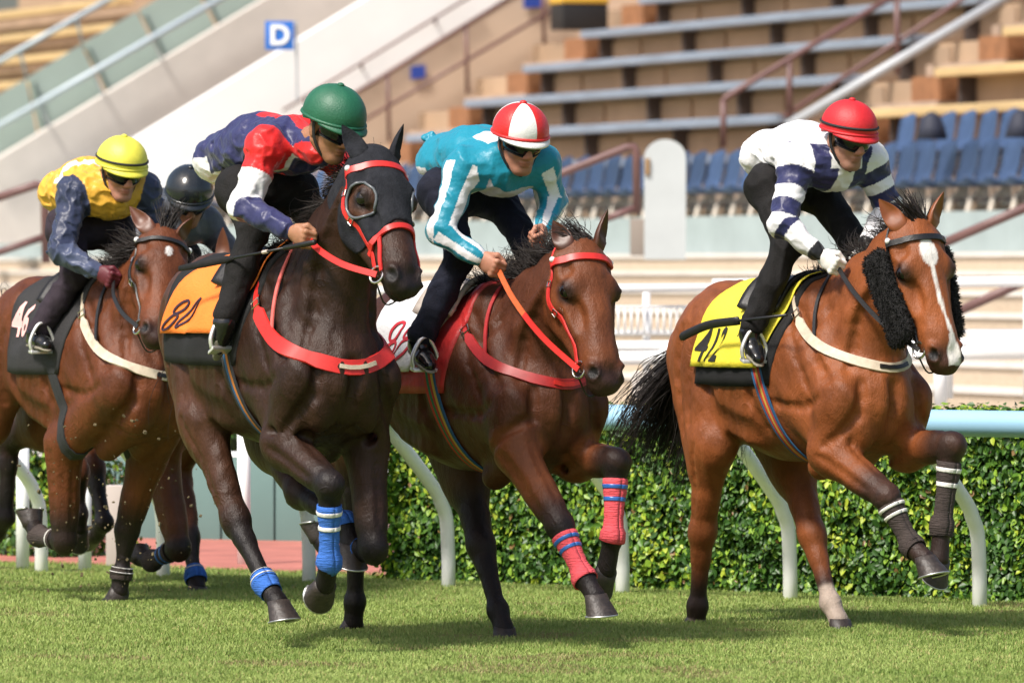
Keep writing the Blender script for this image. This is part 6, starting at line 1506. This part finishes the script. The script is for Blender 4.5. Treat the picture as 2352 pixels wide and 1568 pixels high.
wrapdk = mat('brown_bandage', (0.045, 0.032, 0.028), rough=0.9, var=0.25, vscale=40, bump=0.8, bscale=60, bstretch=(0.4, 0.4, 3))
wrapwt = mat('white_tape', (0.72, 0.70, 0.66), rough=0.7, var=0.35, vscale=60)
wrappk = mat('pink_bandage', (0.72, 0.085, 0.105), rough=0.9, var=0.15, vscale=40, bump=0.8, bscale=60, bstretch=(0.4, 0.4, 3))
wrapbl = mat('blue_bandage', (0.035, 0.14, 0.50), rough=0.9, var=0.15, vscale=40, bump=0.8, bscale=60, bstretch=(0.4, 0.4, 3))
tapebl = mat('blue_tape', (0.03, 0.13, 0.42), rough=0.3, var=0.2, vscale=40)
bandage(H4, 'rf', 0.16, 1.35, wrapdk, [0.06, 0.19], wrapwt, seed=1); bandage(H4, 'lf', 0.2, 1.3, wrapdk, [0.09, 0.25], wrapwt, seed=2)
# dark bay with red tack
cloth(H3, 'saddle_pad', xf(0.06, -0.04), xf(-0.70, -0.72), PH, 0.010, 0.022, redpad, 'dark red padded saddle pad under the white number cloth', 'saddle pad', 'saddle pads')
o, G, N = cloth(H3, 'number_cloth', xf(-0.08, -0.28), xf(-0.70, -0.82), math.radians(90), 0.028, 0.004, whc, 'white number cloth with red looped figures', 'saddle cloth', 'number cloths', ruf=0.006)
oval = lambda cx, cy, rx, ry, sh=0.0: [(cx + rx * math.cos(a) + sh * ry * math.sin(a), cy + ry * math.sin(a)) for a in np.linspace(0, 2 * math.pi, 13)[:-1]]
stroke_number([(oval(0.35, 0.60, 0.10, 0.09, -0.6), True), (oval(0.30, 0.80, 0.12, 0.11, -0.6), True), (oval(0.72, 0.60, 0.10, 0.09, -0.6), True), (oval(0.68, 0.80, 0.12, 0.11, -0.6), True)], G, N, inkr, o, 0.008)
tack(H3, J3, None, '', 'grey racing saddle on the white number cloth', flap=greyfl, seat=greyfl)
girth(H3, -0.16, 0.0, 'green yellow and red striped girth on the dark bay horse', webgr, 0.04)
breast(H3, -0.41, -0.10, math.radians(128), dkred_s, 'dark red breast collar across the chest of the dark bay horse', neckstrap=dkred_s, pad=red_s)
bridle(H3, red_s, 'red bridle without a noseband on the dark bay horse', rein_m=orange_r, hands=J3['grips'], brow_w=0.016, rein_w=0.013)
bandage(H3, 'rf', 0.2, 1.15, wrappk, [0.09, 0.23], tapebl, seed=3); bandage(H3, 'lf', 0.22, 1.1, wrappk, [0.1, 0.25], tapebl, seed=4)
# black horse, orange cloth
cloth(H2, 'saddle_pad', xf(0.07, -0.05), xf(-0.84, -0.98), PH, 0.010, 0.022, blackcloth, 'black padded saddle pad under the orange number cloth', 'saddle pad', 'saddle pads')
o, G, N = cloth(H2, 'number_cloth', xf(0.02, -0.11), xf(-0.58, -0.95), math.radians(82), 0.028, 0.004, ora, 'orange number cloth outlined with 80', 'saddle cloth', 'number cloths', ruf=0.006)
stroke_number([(oval(0.17, 0.72, 0.045, 0.075, -0.5), True), (oval(0.12, 0.88, 0.05, 0.085, -0.5), True), (oval(0.31, 0.78, 0.045, 0.16, -0.5), True)], G, N, inkn, o, 0.0055)
tack(H2, J2, None, '', 'black racing saddle on the orange number cloth')
girth(H2, -0.16, 0.0, 'dark girth with an orange stripe on the black horse', webdk)
breast(H2, -0.46, -0.10, math.radians(128), red_s, 'bright red breast collar across the chest of the black horse', w=0.034, neckstrap=pink_s, pad=cream_s)
bridle(H2, red_s, 'red bridle with a red noseband over the black hood', nose=True, rein_m=red_s, hands=J2['grips'], brow_w=0.016, rein_w=0.014)
bandage(H2, 'rf', 0.26, 1.12, wrapbl, [0.10, 0.28], wrapwt, seed=5); bandage(H2, 'lf', 0.26, 1.1, wrapbl, [0.08, 0.22], wrapwt, seed=6); bandage(H2, 'rh', 0.86, 1.5, wrapbl, [0.05, 0.45], wrapwt, seed=7); bandage(H2, 'lh', 0.72, 1.2, wrapbl, [0.06], wrapwt, seed=8)
def hood(H):
    hp = H.hp; S = SDF(); S.p = list(H.head.p)
    nb, nm, ne = H.neck; S.cone(lerp(nm, ne, 0.75), ne, 0.16, 0.147, 0.05, H.sd, 0.70, 0.74)
    a, n, sd, po, hs = H.a, H.n, H.sd, H.poll, H.hs
    def clip(x, y, z):
        qx, qy, qz = (x - po[0]) / hs, (y - po[1]) / hs, (z - po[2]) / hs
        u = qx * a[0] + qy * a[1] + qz * a[2]; v = qx * sd[0] + qy * sd[1] + qz * sd[2]; w = qx * n[0] + qy * n[1] + qz * n[2]
        lim = 0.325 + 0.05 * np.clip(np.abs(v) / 0.07 - 0.35, 0, 1) - 0.35 * np.clip(-w - 0.17, 0, 1); c = (u - lim)
        c = c * hs
        for s in (-1, 1):
            e = hp(0.212, s * 0.088, -0.066); c = np.maximum(c, 0.066 * hs - np.sqrt((x - e[0]) ** 2 + (y - e[1]) ** 2 + (z - e[2]) ** 2))
        return c
    S.p = [p for p in S.p]
    V, Q = S.mesh(0.0075, 0.03, lambda x, y, z: np.float32(-0.007) + 0 * x * y * z, clip)
    me = fast_mesh('hood', V, Q); smooth(me); o = link('hood', me, MATS['hood_cloth'], None, H.fr.M); tag(o, 'black cloth hood with eye holes on the black horse', 'horse hood')
    for s in (-1, 1):
        e = hp(0.212, s * 0.088, -0.066); g = H.head.grad(e[None])[0]; u_ = unit(np.cross(g, H.a)); v_ = np.cross(g, u_); m = MB()
        pts = np.array([e + 0.064 * hs * (u_ * math.cos(an) + v_ * math.sin(an)) for an in np.linspace(0, 2 * math.pi, 33)[:-1]])
        for _ in range(3):
            p, nn = H.head.project(pts, 0.008, 6); w = p - e; pts = e + w / np.linalg.norm(w, axis=1, keepdims=True) * 0.066 * hs
        m.tube(pts, 0.0065, 6, closed=True); m.build('eye_cup_rim', mat('eye_cup', (0.10, 0.11, 0.12), rough=0.3), o, sm=True)
    for e in H.ears: pass
hood(H2)
# bay with 46
o, G, N = cloth(H1, 'number_cloth', xf(0.06, -0.06), xf(-0.74, -0.74), PH, 0.012, 0.014, bkc, 'charcoal number cloth with 46 in pink figures', 'saddle cloth', 'number cloths')
number('46', G, N, 0.02, 0.32, 0.34, 0.66, inkp, o, 0.03)
tack(H1, J1, None, '', 'black racing saddle on the charcoal number cloth')
girth(H1, -0.16, 0.0, 'plain black girth on the bay horse with the star', webbk)
breast(H1, -0.46, -0.06, math.radians(128), cream_s, 'cream and black breast collar on the bay horse with the star', neckstrap=black_l, pad=black_l)
bridle(H1, black_l, 'black bridle on the bay horse with the star', rein_m=black_l, hands=J1['grips'], brow_w=0.011)
bandage(H1, 'rf', 0.3, 1.1, wrapdk, [0.1], wrapwt, seed=9); bandage(H1, 'lf', 0.84, 1.35, wrapdk, [0.05, 0.5], wrapwt, seed=10)
o, G, N = cloth(H0, 'number_cloth', xf(0.02, -0.10), xf(-0.66, -0.64), PH, 0.012, 0.014, bkc, 'dark cloth under the rider in the grey vest', 'saddle cloth', 'number cloths')
tack(H0, J0, None, '', 'black racing saddle under the rider in the grey vest')
bandage(H0, 'rf', 0.25, 1.1, wrapdk, [0.12, 0.3], tapebl, seed=11); bandage(H0, 'lf', 0.75, 1.4, wrapbl, [0.2], wrapwt, seed=12)
# ---- manes and tails
mane(H4, 1200, (-0.5, 0.25, 0.25), 1, (0.12, 0.26), 0.35, 0.05, 0.95, 0.7); forelock(H4, 90, 2, (-0.45, 0.3, 0.75))
mane(H3, 1300, (-0.5, 0.2, 0.35), 3, (0.14, 0.30), 0.25, 0.05, 0.98, 0.8); forelock(H3, 90, 4, (-0.7, 0.3, 0.5))
mane(H2, 1500, (-0.6, 0.1, -0.05), 5, (0.16, 0.30), 0.1, 0.05, 0.95, 0.5)
mane(H1, 1100, (-0.6, -0.1, 0.0), 7, (0.14, 0.28), -0.1, 0.05, 0.95, 0.5); forelock(H1, 80, 8, (0.2, 0.3, 0.8))
mane(H0, 300, (-0.5, 0.2, 0.2), 9, (0.14, 0.26), 0.2)
tail(H4, 2600, 11, (-0.40, 0.05, -0.62), (0.5, 0.9), (-0.62, 0.15, -0.62), 0.8, 0.17)
tail(H3, 300, 12, (-0.3, 0.2, -0.6), (0.45, 0.8), (-0.8, 0.1, 0.0), 0.9, 0.2)
tail(H2, 260, 13, (0.0, 0.35, -0.9), (0.45, 0.7), (-0.3, 0.5, -0.5), 1.0, 0.15)
tail(H1, 200, 14, (-0.5, 0.1, -0.4), (0.45, 0.8), (-0.9, 0.1, 0.1), 0.8, 0.2)
tail(H0, 150, 15, (-0.2, 0.3, -0.9), (0.45, 0.7), (-0.5, 0.3, -0.3), 1.0, 0.2)
# ---- whips
def whip(H, a, b, label, flap=True, r=0.006, loop=None):
    root = empty('whip', M=H.fr.M); tag(root, label, 'whip', 'whips'); d = unit(b - a)
    m = MB(); m.tube([a - d * 0.06, a - d * 0.055, a + d * 0.16, a + d * 0.165], [0.009, 0.0125, 0.0115, 0.008], 8); m.build('grip', black_l, root, sm=True)
    mid = lerp(a, b, 0.56); m = MB(); m.tube([a + d * 0.16, mid], r, 7); m.build('shaft', black_l, root, sm=True)
    m = MB(); m.tube([lerp(a, b, 0.30), lerp(a, b, 0.34)], r * 1.4, 7); m.build('collar', mat('pale_tape', (0.55, 0.45, 0.4), rough=0.6), root)
    m = MB(); m.tube([mid, lerp(a, b, 0.62), lerp(a, b, 0.8), b], [0.007, 0.016, 0.017, 0.012], 8, flat=A(0, 1, 0), fs=0.5); m.build('padded_end', blackcloth, root, sm=True)
whip(H2, fr2.px(Z(3, 800, 935), -0.20), fr2.px(Z(3, 105, 1070), -0.36), 'long black whip held low across the orange number cloth')
def band_whip(H, pts, lat, label, w=0.02):
    root = empty('whip', M=H.fr.M); tag(root, label, 'whip', 'whips'); p = spline([H.fr.px(q, l) for q, l in zip(pts, lat)], 14)
    m = MB(); m.tube(p, [w] * 13 + [w * 0.6], 8, flat=A(0, 1, 0.2), fs=0.35); m.build('padded_end', black_l, root, sm=True)
    m = MB(); m.tube([p[0], p[0] + unit(p[0] - p[1]) * 0.35], 0.007, 7); m.build('shaft', black_l, root, sm=True)
band_whip(H4, [Z(7, 350, 1195), Z(7, 200, 1215), Z(7, 100, 1255), Z(7, 42, 1285)], [-0.36, -0.37, -0.38, -0.39], 'black padded whip end sticking out behind the rider in white')
whip(H3, J3['grips'][1], J3['grips'][1] + fr3.vec((0.1, -0.1, -0.55)), 'black whip held on the far side of the dark bay horse')
# ------------------------------------------------------------------ clods thrown up by the hooves
r = np.random.default_rng(5); mb = MB()
for i in range(170):
    u, v = r.normal(260, 120), r.normal(1180, 130); Yc = 33.3 + r.normal() * 0.3
    if not (0 < u < 560 and 900 < v < 1370): continue
    c = P(u, v, Yc); sz = abs(r.normal()) * 0.0028 + 0.0015; ax = np.linalg.qr(r.normal(size=(3, 3)))[0]
    mb.box(c, ax, (sz * r.uniform(0.6, 1.8), sz, sz * 0.6))
o = mb.build('flying_turf', mat('clod', (0.13, 0.10, 0.05), rough=1.0, var=0.5, vscale=60)); stuff(o, 'bits of turf and soil thrown up around the bay horse legs', 'turf bits')
